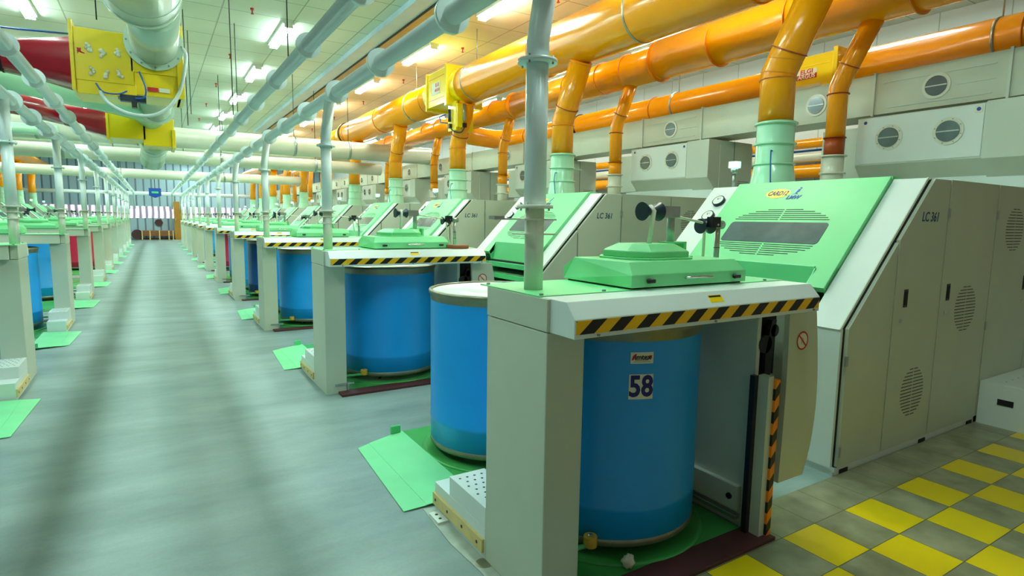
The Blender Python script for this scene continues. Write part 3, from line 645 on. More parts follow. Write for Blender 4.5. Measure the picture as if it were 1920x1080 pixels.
# cans of the other machines
for k in range(1, NR):
    src = canR if k == 5 else (canN if k in (3,) else canA)
    base = Vector(src.location)
    nm = 'red' if k == 5 else ('dark blue' if k == 3 else 'blue')
    if src is canA: loc = Vector((2.165, 2.46+P*k, .03))
    else: loc = Vector((base.x, base.y+P*k, .03))
    if k in (6,): continue
    dup(src, loc, 0, '%s sliver can under the can changer %s' % (nm, where(k, False)), 'sliver cans', lod=k > 3)
    if k in (2, 3, 7): dup(canA, Vector((2.15, 3.665+P*k, .03)), 0, 'blue sliver can waiting behind the can changer %s' % where(k, False), 'sliver cans', lod=True)
for k in range(NL):
    if k == 3: continue
    src = canR if k == 4 else canA; nm = 'red' if k == 4 else 'blue'
    dup(src, Vector((LX-2.165, LY-2.46+P*k, .03)), PI, '%s sliver can under the can changer %s' % (nm, where(k, True)), 'sliver cans', lod=k > 1)
    if k in (1,): dup(canA, Vector((LX-2.15, LY-3.665+P*k, .03)), PI, 'blue sliver can waiting in front of the can changer %s' % where(k, True), 'sliver cans', lod=k > 1)
def drop_tree(r):
    for o in [o for o in C.objects if o.parent == r]: drop_tree(o)
    bpy.data.objects.remove(o if False else r)
drop_tree(canN); drop_tree(canR)

# ------------------------------------------------------------------ cotton slivers over the pulleys
def sliver_geo(b, lo=0):
    b.tube([(2.228, 2.235, 1.585), (2.228, 2.222, 1.66), (2.23, 2.212, 1.755), (2.232, 2.235, 1.778), (2.30, 2.28, 1.772), (2.5, 2.32, 1.735), (2.80, 2.345, 1.696), (2.812, 2.36, 1.694), (2.82, 2.375, 1.67), (2.85, 2.40, 1.50), (2.90, 2.42, 1.392)], [.013, .0125, .013, .013, .008, .007, .008, .008, .009, .009, .009], M['cotton'], 10)
b = MB(); sliver_geo(b); sl0 = b.build('cotton_sliver', None, (2.228, 2.235, 1.585)); tag(sl0, 'white cotton sliver running over black pulleys, nearest the camera', 'cotton sliver', 'cotton slivers')
for k in range(1, 6):
    c = sl0.copy(); C.objects.link(c); c.location = Vector((2.228, 2.235+P*k, 1.585)); c['label'] = 'white cotton sliver over the pulleys of the can changer %s' % where(k, False)

# ------------------------------------------------------------------ step platforms beside the cards
def make_stepbox():
    B = (6.05, 1.1, 0); t = thing('step_platform', B, '', 'platform')
    b = MB().box(6.05, 8.2, .9, 2.036, 0, .375, M['white'])
    for i in range(14):
        for j in range(7):
            x = 6.2+.13*i+(.06 if j % 2 else 0); y = 1.0+.15*j; b.add([(x+.008*math.cos(2*PI*q/6), y+.008*math.sin(2*PI*q/6), .3765) for q in range(6)], [list(range(6))], M['inkblack'])
    b.build('box', t, B, bevel=.004)
    MB().box(6.044, 6.052, 1.79, 1.90, .20, .25, M['black']).build('grip', t, B)
    return t
stp = make_stepbox(); SB = Vector(stp.location)
stp['label'] = 'low white perforated step platform beside the nearest carding machine'; stp['group'] = 'step platforms'
for k in (1, 2): dup(stp, SB+V(0, P*k, 0), 0, 'low white step platform beside the carding machine, %s' % where(k, False), 'step platforms')

# ------------------------------------------------------------------ white suction pipes above the posts
def suction(X, dropx, ys, label_low, label_up, k_left):
    z1 = 2.84; z2 = 2.97; X2 = 1.05 if not k_left else -.90; yend = 42.0; ystart = 1.2
    t = thing('suction_pipe', (X, ystart, z1), label_low, 'pipe'); B = (X, ystart, z1)
    b = MB().tube([(X, ystart, z1), (X, yend-1.2, z1), (X, yend-.4, z1-.25), (X, yend, z1-.8)], .058, M['pipe'], 20); b.build('run', t, B)
    def flange(p, d, parent, base, r=.102):
        p = Vector(p); d = Vector(d).normalized(); b = MB().cyl(p-d*.018, p+d*.018, r, M['pipe'], n=24)
        b.build('flange', parent, base)
    y = 3.1
    while y < 40: flange((X, y, z1), (0, 1, 0), t, B); y += 1.21
    for i, yd in enumerate(ys):
        s = 1 if not k_left else -1
        b = MB()
        b.tube([(dropx, yd, 1.385), (dropx, yd, 2.0)], .046, M['pipeold'], 20) if False else None
        b.cyl((dropx, yd, 1.384), (dropx, yd, 1.76), .043, M['pipeold'], n=24)
        b.cyl((dropx, yd, 1.76), (dropx, yd, 2.38), .049, M['pipe'], n=24)
        b.tube([(dropx, yd, 2.38), (dropx, yd, 2.46), (X, yd-s*.02, 2.80)], .049, M['pipe'], 24)
        d = b.build('drop_pipe', t, B)
        for z, r in ((1.76, .082), (2.38, .086)):
            q = MB()
            q.cyl((dropx, yd, z-.008), (dropx, yd, z+.008), r, M['pipe'] if z > 2 else M['pipeold'], n=24)
            for a in range(4): q.cyl((dropx+(r-.012)*math.cos(a*PI/2+.5), yd+(r-.012)*math.sin(a*PI/2+.5), z-.018), (dropx+(r-.012)*math.cos(a*PI/2+.5), yd+(r-.012)*math.sin(a*PI/2+.5), z+.018), .005, M['bolt'], n=6)
            q.build('flange', d, B)
        q = MB()
        for z, wx in ((1.70, .17), (1.635, .07)):
            q.prism([(dropx-.085, yd-.05, z), (dropx+.085, yd-.05, z), (dropx+.085, yd+.05, z), (dropx-.085, yd+.05, z)], (0, 0, .007), M['pipeold'])
            if z > 1.68: q.box(dropx-.20, dropx-.08, yd-.02, yd+.02, z, z+.007, M['pipeold']).box(dropx-.22, dropx-.17, yd-.025, yd+.025, z+.002, z+.016, M['steel'])
        q.build('slide_gate', d, B)
    X = X2; u = thing('suction_pipe', (X, ystart, z2), label_up, 'pipe'); B2 = (X, ystart, z2)
    b = MB().tube([(X, ystart, z2), (X, yend-1.6, z2), (X, yend-.5, z2-.25), (X, yend, z2-.9)], .054, M['pipe'], 20); b.build('run', u, B2)
    y = 3.35
    while y < 40: flange((X, y, z2), (0, 1, 0), u, B2, .09); y += 1.3
    return t, u
suction(1.49, 1.45, [2.165+P*k for k in range(NR)], 'lower white suction pipe with drops to each right can changer', 'upper white suction pipe running above the right can changers', False)
suction(-1.19, -1.185, [LY-2.165+P*k for k in range(NL)], 'lower white suction pipe with drops to each left can changer', 'upper white suction pipe running above the left can changers', True)

# ------------------------------------------------------------------ yellow air ducts
def ring(b, p, d, r, w_, m, n=40):
    p = Vector(p); d = Vector(d).normalized(); b.cyl(p-d*w_/2, p+d*w_/2, r, m, n=n)
def rod(b, x, y, z0): b.cyl((x, y, z0), (x, y, H), .006, M['dark'], n=6)
# main duct
D1 = thing('air_duct', (5.43, 0, 4.33), 'thickest glossy yellow air duct running above the right carding machines', 'duct'); B = tuple(D1.location)
b = MB(); r = .355
b.cyl((5.43, -1, 4.33), (5.43, 10.55, 4.33), r, M['yellow'], n=56)
b.cyl((5.43, 11.9, 4.33), (5.43, 18.6, 4.33), .34, M['yellow'], n=48)
b.cyl((5.43, 18.6, 4.33), (5.43, 19.4, 4.33), .34, M['yellow'], n=48, r1=.28); b.cyl((5.43, 19.4, 4.33), (5.43, 43, 4.33), .28, M['yellow'], n=40)
b.build('duct_run', D1, B)
for y in (1.6, 4.05, 7.9, 12.3, 15.42, 18.4, 22, 26, 30): 
    q = MB(); ring(q, (5.43, y, 4.33), (0, 1, 0), (.372 if y < 12 else .352 if y < 19 else .295), .018, M['orange']); q.build('joint_ring', D1, B)
for y in (5.72, 10.2, 13.2):
    q = MB(); ring(q, (5.43, y, 4.33), (0, 1, 0), .362, .03, M['steel']); q.box(5.40, 5.46, y-.02, y+.02, 4.68, 4.73, M['steel']); q.cyl((5.43, y, 4.7), (5.43, y, H), .009, M['steel'], n=8); q.build('hanger_clamp', D1, B)
q = MB(); ring(q, (5.43, 18.9, 4.33), (0, 1, 0), .36, .05, M['lemon']); ring(q, (5.43, 18.75, 4.33), (0, 1, 0), .368, .03, M['black']); q.build('quick_clamp', D1, B)
# diverter box
q = MB(); q.box(5.05, 5.81, 10.75, 11.7, 4.0, 4.68, M['lemon']).box(5.02, 5.84, 10.70, 10.78, 3.93, 4.72, M['lemon']).box(5.02, 5.84, 11.66, 11.72, 3.95, 4.70, M['lemon'])
q.cyl((5.43, 10.5, 4.33), (5.43, 10.75, 4.33), .362, M['lemon'], n=48).cyl((5.43, 11.72, 4.33), (5.43, 12.0, 4.33), .36, M['lemon'], n=48)
dv = q.build('diverter_box', D1, B, bevel=.006)
q = MB(); q.prism([(5.045, 11.45, 4.22), (5.045, 11.45, 4.46), (5.045, 11.05, 4.46), (5.045, 11.05, 4.22)], (.004, 0, 0), M['label']); put_text(q, 'ELGI', .09, (5.043, 11.18, 4.40), (0, -1, 0), (0, 0, 1), M['inkred'], bold=.002); put_text(q, 'ARGUS', .075, (5.043, 11.18, 4.30), (0, -1, 0), (0, 0, 1), M['inkred'], bold=.002)
q.box(5.047, 5.05, 10.85, 11.6, 4.12, 4.14, M['orange']).box(5.047, 5.05, 10.85, 11.6, 4.54, 4.56, M['orange']); q.build('maker_plate', dv, B)
q = MB().box(5.16, 5.20, 10.55, 10.9, 3.45, 4.0, M['lemon']).box(5.20, 5.62, 10.7, 10.74, 3.45, 4.0, M['lemon']).box(5.17, 5.30, 10.50, 10.60, 3.5, 3.95, M['lemon'])
q.cyl((5.32, 10.5, 3.62), (5.32, 10.5, 3.95), .035, M['steel'], n=16).cyl((5.12, 10.75, 3.62), (5.12, 10.75, 3.86), .028, M['slate'], n=14).box(5.10, 5.18, 10.72, 10.8, 3.50, 3.58, M['black']).box(5.28, 5.36, 10.46, 10.54, 3.50, 3.58, M['black']); 
q.tube(smooth([(5.12, 10.75, 3.52), (5.15, 10.6, 3.42), (5.25, 10.5, 3.40), (5.32, 10.48, 3.5)]), .012, M['slate'], 8).tube([(5.1, 10.8, 3.6), (5.02, 10.95, 3.62), (5.04, 11.05, 3.74), (5.1, 10.9, 3.78)], .012, M['cable'], 8)
q.build('actuator', dv, B)
for k in range(NR):
    yb = 3.75+P*k; q = MB()
    q.tube([(5.43, yb, 2.72), (5.43, yb, 3.20), (5.43, yb-.06, 3.32), (5.43, yb-.42, 4.02)], .166, M['yellow'], 32)
    if k < 6:
        d_ = V(0, -.36, .70).normalized()
        ring(q, (5.43, yb, 3.14), (0, 0, 1), .178, .012, M['orange']); ring(q, (5.43, yb, 3.20), (0, -.2, 1), .172, .006, M['orange']); ring(q, V(5.43, yb-.06, 3.32)+d_*.09, d_, .178, .012, M['rust']); ring(q, V(5.43, yb-.06, 3.32), (0, -.25, 1), .170, .006, M['orange'])
        ring(q, (5.43, yb-.40, 4.0), d_, .175, .012, M['orange'])
    q.build('branch_duct', D1, B)
# second duct
D2 = thing('air_duct', (6.515, 0, 4.05), 'middle yellow air duct with thin branch drops, behind the thickest duct', 'duct'); B = tuple(D2.location)
b = MB(); b.cyl((6.515, -1, 4.08), (6.515, 6.4, 4.08), .28, M['yellow'], n=44).cyl((6.515, 6.4, 4.05), (6.515, 10.4, 4.05), .245, M['yellow'], n=44).cyl((6.515, 10.4, 4.02), (6.515, 20, 4.02), .215, M['yellow'], n=40).cyl((6.515, 20, 4.0), (6.515, 43, 4.0), .17, M['yellow'], n=32); b.build('duct_run', D2, B)
for y, r in ((1.9, .295), (3.0, .295), (4.3, .295), (5.4, .295), (6.45, .295), (7.1, .262), (7.7, .262), (8.6, .262), (10.5, .262), (11.3, .23), (14.2, .23), (15.0, .23), (18, .23)):
    q = MB(); ring(q, (6.515, y, 4.06), (0, 1, 0), r, .016, M['orange']); q.build('joint_ring', D2, B)
for k in range(NR):
    yb = 3.75+P*k; q = MB(); q.tube([(6.515, yb, 2.64), (6.515, yb, 3.20), (6.515, yb-.05, 3.32), (6.515, yb-.36, 3.92)], .1, M['yellow'], 24)
    q.cyl((6.515, yb, 2.47), (6.515, yb, 2.66), .103, M['rust'] if k == 0 else M['yellow'], n=24)
    if k < 5:
        ring(q, (6.515, yb, 3.13), (0, 0, 1), .115, .01, M['rust']); ring(q, (6.515, yb, 2.66), (0, 0, 1), .115, .01, M['rust']); ring(q, (6.515, yb-.1, 3.42), (0, -.36, .7), .115, .01, M['rust'])
    q.build('branch_duct', D2, B)
# third duct above the cotton duct
D3 = thing('air_duct', (8.0, 0, 3.74), 'rear yellow air duct resting above the long grey cotton duct', 'duct'); B = tuple(D3.location)
b = MB().cyl((8.0, -1, 3.74), (8.0, 4.5, 3.74), .235, M['yellow'], n=40).tube([(8.0, 5.3, 3.74), (8.0, 12.3, 3.74), (7.85, 12.8, 3.72), (7.45, 13.05, 3.72), (6.85, 13.1, 3.76), (6.515, 13.1, 4.0)], .225, M['yellow'], 40); b.build('duct_run', D3, B)
q = MB().box(7.74, 8.26, 4.52, 5.28, 3.52, 3.98, M['lemon']).box(7.70, 8.30, 4.48, 4.54, 3.48, 4.02, M['lemon']).box(7.70, 8.30, 5.26, 5.32, 3.48, 4.02, M['lemon']).box(7.735, 7.745, 4.6, 5.2, 3.84, 3.86, M['labely']); q2 = q.build('diverter_box', D3, B, bevel=.006)
q = MB().box(7.734, 7.738, 4.77, 5.06, 3.68, 3.745, M['inkred']).box(7.734, 7.738, 4.77, 5.06, 3.745, 3.81, M['label']).box(7.734, 7.738, 4.70, 5.2, 3.56, 3.60, M['label'])
put_text(q, 'ARGUS', .078, (7.732, 4.915, 3.712), (0, -1, 0), (0, 0, 1), M['label'], bold=.002); put_text(q, 'ELGI', .078, (7.732, 4.915, 3.778), (0, -1, 0), (0, 0, 1), M['inkred'], bold=.002, xs=1.2)
q.prism([(7.734, 5.18, 3.885), (7.734, 5.05, 3.895), (7.734, 5.05, 3.91), (7.734, 5.0, 3.88), (7.734, 5.05, 3.865), (7.734, 5.05, 3.88)], (.003, 0, 0), M['inkred']); q.build('maker_plate', q2, B)
for y in (2.85, 7.45): 
    q = MB(); ring(q, (8.0, y, 3.74), (0, 1, 0), .242, .03, M['steel']); q.cyl((8.0, y, 3.95), (8.0, y, H), .009, M['steel'], n=8); q.build('hanger_clamp', D3, B)
for y in (2.6, 7.97, 12.2):
    q = MB(); ring(q, (8.0, y, 3.74), (0, 1, 0), .245, .014, M['orange']); q.build('joint_ring', D3, B)
q = MB(); ring(q, (8.0, 10.2, 3.74), (0, 1, 0), .25, .05, M['black']); q.build('quick_clamp', D3, B)
# far background ducts seen below the cotton duct, by the right wall
for (z, r, m_, lab) in ((3.30, .09, 'yellow', 'orange pipe by the right wall, upper of the pair seen under the cotton duct'), (2.75, .13, 'yellow', 'orange pipe by the right wall, lower of the pair seen under the cotton duct'), (3.03, .10, 'cream', 'silver white pipe by the right wall, seen between two orange pipes')):
    o = MB().cyl((11.2, 1, z), (11.2, 44, z), r, M[m_], n=20).build('wall_pipe', None, (11.2, 1, z)); tag(o, lab, 'pipe')
o = MB().cyl((11.3, 1, 3.17), (11.3, 44, 3.17), .02, M['cable'], n=10).build('wall_pipe', None, (11.3, 1, 3.17)); tag(o, 'thin blue pipe along the right wall', 'pipe')

# long grey cotton duct with portholes
CD = thing('cotton_duct', (6.95, 0, 2.93), 'long grey rectangular cotton duct with round portholes above the chute feeds', 'duct'); B = tuple(CD.location)
MB().box(6.95, 7.45, -1, 43, 2.93, 3.37, M['beige']).build('duct_run', CD, B)
for k in range(12):
    for off in (0.0, 1.22):
        y = 2.37+P*k+off*1.0
        MB().box(6.93, 7.47, y-.012, y+.012, 2.915, 3.385, M['grey']).build('seam', CD, B)
    for y in (2.98, 4.26):
        yy = y+P*k if y > 0 else y
        q = MB().cyl((6.94, yy, 3.14), (6.952, yy, 3.14), .13, M['cream'], n=32).cyl((6.932, yy, 3.14), (6.943, yy, 3.14), .10, M['glass'], n=32).box(6.927, 6.934, yy-.1, yy+.1, 3.134, 3.146, M['steel']); q.build('porthole', CD, B)
    y = 3.0+P*k
    MB().box(6.944, 6.95, y-.52, y+.52, 3.26, 3.27, M['grey']).box(6.944, 6.95, y-.52, y-.2, 3.12, 3.128, M['grey']).box(6.944, 6.95, y-.5, y+.45, 2.985, 2.995, M['grey']).build('stiffener', CD, B)

# left row's ducts, seen far away
for i, (x, z, r, lab) in enumerate(((LX-5.43, 4.33, .30, 'left yellow air duct above the left carding machines'), (LX-6.515, 4.05, .2, 'thinner left yellow air duct farther out'))):
    t = thing('air_duct', (x, 14, z), lab, 'duct'); B = tuple(t.location)
    MB().cyl((x, 14, z), (x, 43, z), r, M['yellow'], n=32).build('duct_run', t, B)
    for k in range(3, NL):
        yb = LY-3.75+P*k; MB().tube([(x, yb, 2.5), (x, yb, 3.2), (x, yb+.06, 3.32), (x, yb+.42, 4.0)], .16 if i == 0 else .1, M['yellow'], 20).build('branch_duct', t, B)

# ------------------------------------------------------------------ big pipes crossing the aisle
def cross(y, z, r, x0, x1, lab, m_='cream', clamps=()):
    t = thing('cross_pipe', ((x0+x1)/2, y, z), lab, 'pipe'); B = tuple(t.location)
    MB().cyl((x0, y, z), (x1, y, z), r, M[m_], n=32).build('run', t, B)
    for x in clamps:
        q = MB(); ring(q, (x, y, z), (1, 0, 0), r+.01, .06, M['steel']); q.cyl((x, y, z+r), (x, y, H), .008, M['dark'], n=6); q.build('hanger_clamp', t, B)
    return t
cross(16.0, 3.50, .235, -8, 7.0, 'upper and thickest cream pipe crossing above the aisle', clamps=(-2.0, -.2, .25, 3.2, 4.6))
cross(17.2, 3.14, .17, -8, 5.9, 'middle cream pipe crossing above the aisle', clamps=(-1.7, 1.6, 4.0))
cross(25.0, 3.14, .17, -8, 5.2, 'lower cream pipe crossing above the aisle', clamps=(-.9, 2.4))
cross(41.5, 2.95, .11, -9, 5.5, 'thin pale pipe crossing low before the far wall', 'pipe')
cross(14.6, 3.3, .10, -8, -1.5, 'thin mint pipe crossing above the left machines', 'mintpipe')
cross(22.0, 3.95, .22, -8, 7, 'farther cream pipe crossing near the ceiling')
# grey rectangular duct across aisle
t = thing('overhead_duct', (0, 21, 3.55), 'dark grey rectangular trunk hanging across the far aisle', 'duct'); B = tuple(t.location)
MB().box(-1.05, 1.02, 20.8, 21.2, 3.40, 3.62, M['steel']).box(-1.3, 1.2, 20.75, 21.25, 3.34, 3.40, M['dark']).build('casing', t, B)
MB().box(-.55, .55, 20.78, 20.80, 3.42, 3.60, M['brown']).cyl((-.9, 21, 3.62), (-.9, 21, H), .008, M['dark'], n=6).cyl((.9, 21, 3.62), (.9, 21, H), .008, M['dark'], n=6).build('hanger', t, B)

# ------------------------------------------------------------------ trunk duct above aisle with yellow spark diverters
A1 = thing('aisle_duct', (0, 7.5, 3.93), 'large pale green duct above the aisle with two yellow diverter boxes', 'duct'); B = tuple(A1.location)
b = MB().cyl((0, 2.0, 3.95), (0, 7.2, 3.95), .36, M['paleduct'], n=48).tube([(0, 7.2, 3.95), (.03, 7.35, 3.93), (.06, 7.55, 3.9)], [.36, .34, .27], M['paleduct'], 48)
for y, r in ((7.2, .37), (6.9, .365)): ring(b, (0, y, 3.95), (0, 1, 0), r, .02, M['paleduct'])
b.build('duct_run', A1, B)
b = MB().cyl((.10, 7.4, 3.87), (.12, 9.0, 3.87), .265, M['paleduct'], n=48); b.build('duct_run', A1, B)
b = MB(); ring(b, (.12, 9.0, 3.87), (0, 1, 0), .33, .05, M['paleduct'])
for a in range(12): b.cyl((.12+.30*math.cos(a*PI/6), 8.96, 3.87+.30*math.sin(a*PI/6)), (.12+.30*math.cos(a*PI/6), 9.04, 3.87+.30*math.sin(a*PI/6)), .012, M['bolt'], n=6)
b.build('flange', A1, B)
b = MB(); b.box(-.15, .42, 9.04, 9.75, 3.5, 4.15, M['lemon']).box(-.12, .40, 9.06, 9.12, 3.22, 3.60, M['lemon']).box(.36, .44, 9.02, 9.8, 3.22, 4.15, M['lemon']).box(-.12, .40, 9.1, 9.75, 3.22, 3.26, M['lemon'])
dv = b.build('diverter_box', A1, B, bevel=.006)
b = MB().box(-.70, -.12, 9.08, 9.7, 3.33, 3.93, M['lemon']).box(-.76, -.72, 9.0, 9.78, 3.20, 4.02, M['lemon']).box(-.72, -.10, 9.05, 9.72, 3.17, 3.34, M['lemon']).box(-.72, -.12, 9.04, 9.08, 3.33, 3.95, M['lemon'])
sb = b.build('side_box', A1, B, bevel=.006)
def blob(b, c, r, m, n=10):
    vs_ = []
    for i in range(n//2+1):
        for q in range(n):
            a = 2*PI*q/n; ph = PI*i/(n//2); rr = r*random.uniform(.75, 1.25); vs_.append((c[0]+rr*math.sin(ph)*math.cos(a), c[1]+rr*math.sin(ph)*math.sin(a), c[2]-rr*math.cos(ph)))
    b.add(vs_, [(i*n+q, i*n+(q+1) % n, (i+1)*n+(q+1) % n, (i+1)*n+q) for i in range(n//2) for q in range(n)], m, True)
for x, z in ((-.58, 3.76), (-.44, 3.70), (-.29, 3.74), (-.55, 3.48), (-.40, 3.46), (-.26, 3.48)):
    b = MB()
    for q in range(4): blob(b, (x+random.uniform(-.022, .022), 9.03, z-.022*q), random.uniform(.018, .028), M['cotton'])
    b.build('cotton_tuft', sb, B)
b = MB(); b.prism([(-.67+.02*math.cos(a*.785)*(1.6 if a % 2 else .9), 9.036, 3.68+.028*math.sin(a*.785)*(1.3 if a % 2 else .8)) for a in range(8)], (0, .003, 0), M['inkred'])
b.prism([(-.67, 9.036, 3.67), (-.66, 9.036, 3.65), (-.61, 9.036, 3.64), (-.62, 9.036, 3.655)], (0, .003, 0), M['inkred']).prism([(-.685, 9.036, 3.65), (-.67, 9.036, 3.66), (-.69, 9.036, 3.625)], (0, .003, 0), M['inkred'])
b.build('sticker', sb, B)
b = MB().box(-.28, .0, 9.0, 9.1, 3.12, 3.2, M['slate']).cyl((-.3, 9.03, 3.16), (-.1, 9.03, 3.16), .025, M['steel'], n=14)
b.tube(smooth([(-.52, 9.0, 3.30), (-.45, 8.98, 3.20), (-.3, 8.97, 3.19), (-.2, 8.98, 3.24)]), .01, M['cable'], 8).tube(smooth([(-.06, 8.99, 3.5), (.0, 8.95, 3.3), (-.02, 8.96, 3.18), (-.12, 8.97, 3.16)]), .01, M['cable'], 8).box(-.16, -.10, 9.0, 9.1, 3.05, 3.12, M['black'])
b.build('actuator', dv, B)
b = MB().tube(smooth([(-.48, 8.98, 3.2), (-.4, 8.9, 3.06), (-.2, 8.86, 2.95), (.05, 8.86, 2.95), (.25, 8.88, 3.08), (.38, 8.9, 3.3), (.45, 8.92, 3.6), (.47, 8.95, 3.78), (.42, 9.0, 3.88)]), .022, M['hose'], 12); b.build('hose', dv, B)
b = MB().box(.02, .14, 9.038, 9.04, 3.28, 3.33, M['inkred']).box(.15, .27, 9.038, 9.04, 3.28, 3.33, M['label']); b.build('maker_plate', dv, B)
b = MB().cyl((.14, 9.75, 3.78), (.14, 12.5, 3.60), .24, M['paleduct'], n=40); ring(b, (.14, 10.2, 3.75), (0, 1, 0), .29, .03, M['paleduct']); ring(b, (.14, 12.5, 3.6), (0, 1, 0), .29, .04, M['paleduct']); b.build('duct_run', A1, B)
b = MB().box(-.08, .42, 13.0, 13.8, 2.98, 3.5, M['lemon']).box(-.62, -.04, 13.0, 13.8, 3.08, 3.56, M['lemon']).box(.38, .44, 12.95, 13.85, 2.96, 3.3, M['lemon']).box(-.64, -.60, 12.95, 13.85, 3.04, 3.6, M['lemon']); b.build('diverter_box', A1, B, bevel=.006)
b = MB().tube([(.1, 13.8, 3.2), (.1, 15.2, 3.2), (.08, 15.6, 3.1), (.05, 16, 2.95)], .25, M['paleduct'], 36)
for y in (14.4, 15.1): ring(b, (.1, y, 3.2), (0, 1, 0), .275, .04, M['paleduct'])
b.build('duct_elbow', A1, B)
# mint pipe joining from the left
t = thing('branch_pipe', (-2, 9.5, 3.4), 'pale green pipe slanting from the left into the aisle duct', 'pipe'); B = tuple(t.location)
MB().tube([(-4.2, 8.9, 3.75), (-1.6, 10.9, 3.62), (-.5, 12.1, 3.62), (-.1, 12.7, 3.62), (.1, 13.0, 3.5)], .24, M['mintpipe'], 36).build('run', t, B)
# red ducts
t = thing('red_duct', (-.76, 9.4, 3.6), 'dark red duct tapering into the nearer yellow box above the aisle', 'duct'); B = tuple(t.location)
b = MB(); a0 = [(-.76, 9.06, 3.30), (-.76, 9.72, 3.30), (-.76, 9.72, 3.82), (-.76, 9.06, 3.82)]
n = 24; A = []; Bv = []
for i in range(n):
    a = 2*PI*i/n+PI/4; cx_, cz_ = math.cos(a), math.sin(a); k_ = 1/max(abs(cx_), abs(cz_)); A.append((-.76, 9.4+.33*cx_*k_, 3.56+.27*cz_*k_)); Bv.append((-1.45, 9.4+.2*cx_, 3.58+.2*cz_))
b.add(A+Bv, [(i, (i+1) % n, n+(i+1) % n, n+i) for i in range(n)], M['ruby'], True); b.build('transition', t, B)
b = MB().cyl((-1.45, 9.4, 3.58), (-6, 9.4, 3.58), .195, M['ruby'], n=32); ring(b, (-1.45, 9.4, 3.58), (1, 0, 0), .205, .02, M['dark']); b.build('duct_run', t, B)
b = MB().tube([(-.8, 9.5, 3.96), (-1.3, 9.5, 3.93), (-2.6, 9.5, 3.90)], .012, M['cable'], 8); b.build('cable', t, B)
t = thing('red_duct', (-.62, 13.4, 3.3), 'dark red duct leading into the farther yellow box above the aisle', 'duct'); B = tuple(t.location)
b = MB(); A = []; Bv = []
for i in range(n):
    a = 2*PI*i/n+PI/4; cx_, cz_ = math.cos(a), math.sin(a); k_ = 1/max(abs(cx_), abs(cz_)); A.append((-.64, 13.4+.36*cx_*k_, 3.34+.22*cz_*k_)); Bv.append((-1.25, 13.1+.18*cx_, 3.42+.18*cz_))
b.add(A+Bv, [(i, (i+1) % n, n+(i+1) % n, n+i) for i in range(n)], M['ruby'], True); b.build('transition', t, B)
MB().tube([(-1.25, 13.1, 3.42), (-1.7, 12.6, 3.45), (-4.4, 9.9, 3.45)], .17, M['ruby'], 28).build('duct_run', t, B)

# ------------------------------------------------------------------ ceiling trunk, rods, sprinklers
t = thing('cable_raceway', (4.1, 0, H), 'long pale blue and ochre cable raceway fixed under the ceiling beside the aisle', 'cable tray'); B = tuple(t.location)
MB().box(3.80, 4.10, -2, 27, 5.20, H, M['beamblue']).build('side_cover', t, B)
MB().box(4.13, 4.42, -2, 27, 5.19, 5.24, M['beamochre']).box(4.095, 4.13, -2, 27, 5.18, 5.26, M['dark']).box(4.42, 4.58, -2, 27, 5.24, H, M['rim']).build('tray', t, B)
for i, (x, y0_, cnt) in enumerate(((1.65, 4.6, 12), (5.75, 4.6, 8), (-.9, 8, 8))):
    for k in range(cnt):
        y = y0_+3.42*k; q = MB().cyl((x, y, H-.03), (x, y, H), .03, M['sprink'], n=12).cyl((x, y, H-.09), (x, y, H-.03), .012, M['sprink'], n=8).cyl((x, y, H-.1), (x, y, H-.09), .026, M['sprink'], n=12)
        o = q.build('sprinkler', None, (x, y, H)); tag(o, 'small red ceiling sprinkler, %s from the camera in the %s sprinkler row' % (ORD[k], ('aisle', 'yellow duct', 'left')[i]), 'sprinkler', 'ceiling sprinklers')
rods = [(1.48, 3.9, 3.48, 'front'), (1.48, 7.6, 3.48, ''), (1.48, 12.5, 3.48, ''), (1.1, 9.8, 3.2, ''), (.45, 9.6, 3.9, ''), (.62, 12.2, 3.3, ''), (.75, 13.5, 3.7, ''), (-.45, 8.6, 3.95, '')]
for i, (x, y, z, _) in enumerate(rods):
    o = MB().cyl((x, y, z), (x, y, H), .007, M['dark'], n=6).build('hanger_rod', None, (x, y, H)); tag(o, 'thin hanger rod from the ceiling, %s from the camera of those over the aisle' % ORD[sorted(range(len(rods)), key=lambda q: rods[q][1]).index(i)], 'hanger rod', 'hanger rods')

# ------------------------------------------------------------------ far end of the aisle
q = MB().box(1.25, 1.76, 46.3, 46.9, 0, 2.6, M['cabinet']).box(1.24, 1.77, 46.27, 46.3, .1, 1.25, M['cabinet']).box(1.24, 1.77, 46.27, 46.3, 1.28, 2.5, M['cabinet']); t = thing('tall_cabinet', (1.5, 46.6, 0), 'tall ochre cabinet at the far end of the aisle', 'cabinet'); q.build('carcass', t, tuple(t.location))
MB().box(1.3, 1.34, 46.25, 46.27, 1.3, 1.5, M['steel']).build('handle', t, tuple(t.location))
t = thing('bench_crate', (.3, 46.4, 0), 'brown wooden crate bench against the far wall', 'bench'); B = tuple(t.location)
MB().box(-.7, 1.15, 46.2, 46.8, .25, .62, M['brown']).build('box', t, B)
for x in (-.7, -.25, .3, .85, 1.1): MB().box(x, x+.06, 46.17, 46.2, .0, .62, M['wood']).build('slat', t, B)
t = thing('hanging_sign', (.12, 30, 2.7), 'small blue signboard hanging over the far aisle', 'sign'); B = tuple(t.location)
MB().prism([(-.10, 30, 2.84), (.36, 30, 2.84), (.36, 30, 2.52), (.13, 30, 2.42), (-.10, 30, 2.52)], (0, .04, 0), M['inkblue']).build('board', t, B)
MB().box(0, .26, 29.99, 30.0, 2.62, 2.70, M['green']).build('panel', t, B)
MB().cyl((.13, 30.02, 2.84), (.13, 30.02, H), .012, M['dark'], n=6).build('hanger_rod', t, B)
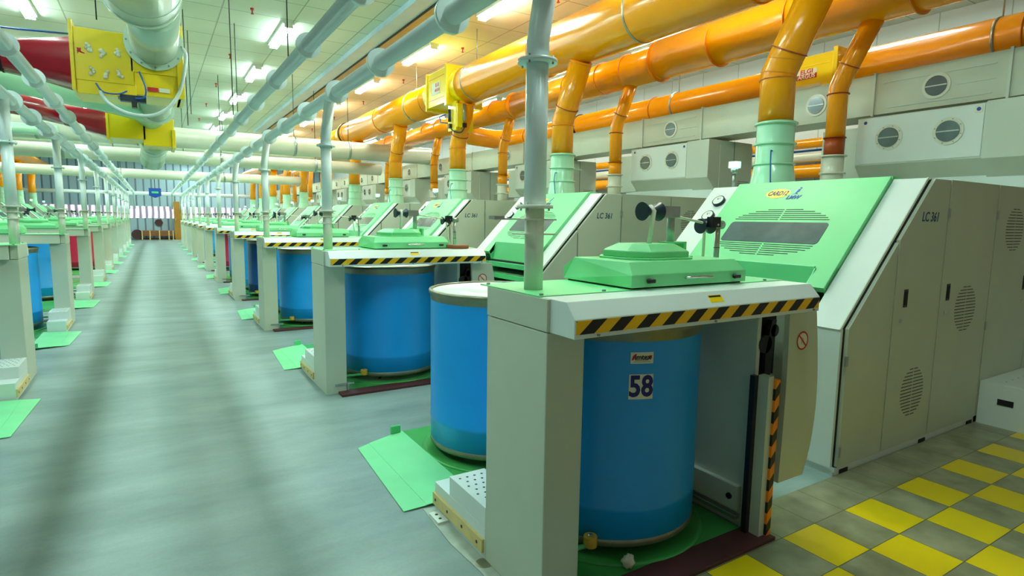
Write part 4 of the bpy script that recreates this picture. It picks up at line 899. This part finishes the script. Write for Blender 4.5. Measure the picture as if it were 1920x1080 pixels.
o = MB().cyl((-.95, 46.4, .35), (-.95, 46.7, .35), .33, M['maroon'], n=28).build('cable_drum', None, (-.95, 46.5, .02)); tag(o, 'dark round drum standing left of the crate bench', 'drum')
o = MB().cyl((.33, 46.9, 1.15), (.33, 46.98, 1.15), .25, M['maroon'], n=8).build('wall_clock', None, (.33, 46.95, 1.15)); tag(o, 'small dull red board on the far wall under the slat window', 'notice')

# ------------------------------------------------------------------ bits on the floor
def bits():
    t = thing('paper_roll', (2.70, 5.62, 1.392), 'brown rolled sheet lying on the second can changer in the right row', 'roll'); B = tuple(t.location)
    MB().cyl((2.60, 5.52, 1.414), (2.84, 5.50, 1.410), .022, M['brown'], n=18).build('roll', t, B); MB().prism([(2.66, 5.55, 1.391), (2.84, 5.52, 1.391), (2.95, 5.78, 1.391), (2.75, 5.8, 1.391)], (0, 0, .008), M['wood']).build('sheet', t, B)
    b = MB().lathe((1.32, 2.36, 0), [(.001, .006), (.03, .006), (.045, .004), (.05, .001)], M['rim'], 24); o = b.build('floor_cap', None, (1.32, 2.36, 0)); tag(o, 'round metal floor cap beside the nearest post', 'floor cap')
    b = MB().box(1.27, 1.335, 2.80, 2.93, 0, .018, M['white']).cyl((1.30, 2.84, .018), (1.30, 2.84, .0195), .009, M['inkblack'], n=10).cyl((1.30, 2.89, .018), (1.30, 2.89, .0195), .009, M['inkblack'], n=10); o = b.build('anchor_bracket', None, (1.3, 2.86, 0)); tag(o, 'small white drilled bracket on the floor by the nearest step', 'bracket')
    b = MB().prism([(1.24, 1.6, .001), (1.336, 1.6, .001), (1.336, 3.0, .001), (1.27, 3.02, .001), (1.25, 2.6, .001), (1.27, 2.3, .001)], (0, 0, .003), M['concrete']); o = b.build('concrete_patch', None, (1.3, 2, 0)); o['kind'] = 'structure'; o.name = 'trim_2'
    vs_ = []; b = MB(); random.seed(3)
    n = 12; m_ = 8
    for i in range(m_+1):
        for j in range(n):
            a = 2*PI*j/n; ph = PI*i/m_; rr = .03*(1+random.uniform(-.25, .25)); vs_.append((1.90+rr*math.sin(ph)*math.cos(a), 1.955+rr*math.sin(ph)*math.sin(a), .05-rr*1.1*math.cos(ph)))
    b.add(vs_, [(i*n+j, i*n+(j+1) % n, (i+1)*n+(j+1) % n, (i+1)*n+j) for i in range(m_) for j in range(n)], M['cotton'], True); o = b.build('cotton_lint', None, (1.90, 1.955, .02)); tag(o, 'tuft of cotton lint on the green plate before can 58', 'lint')
bits()
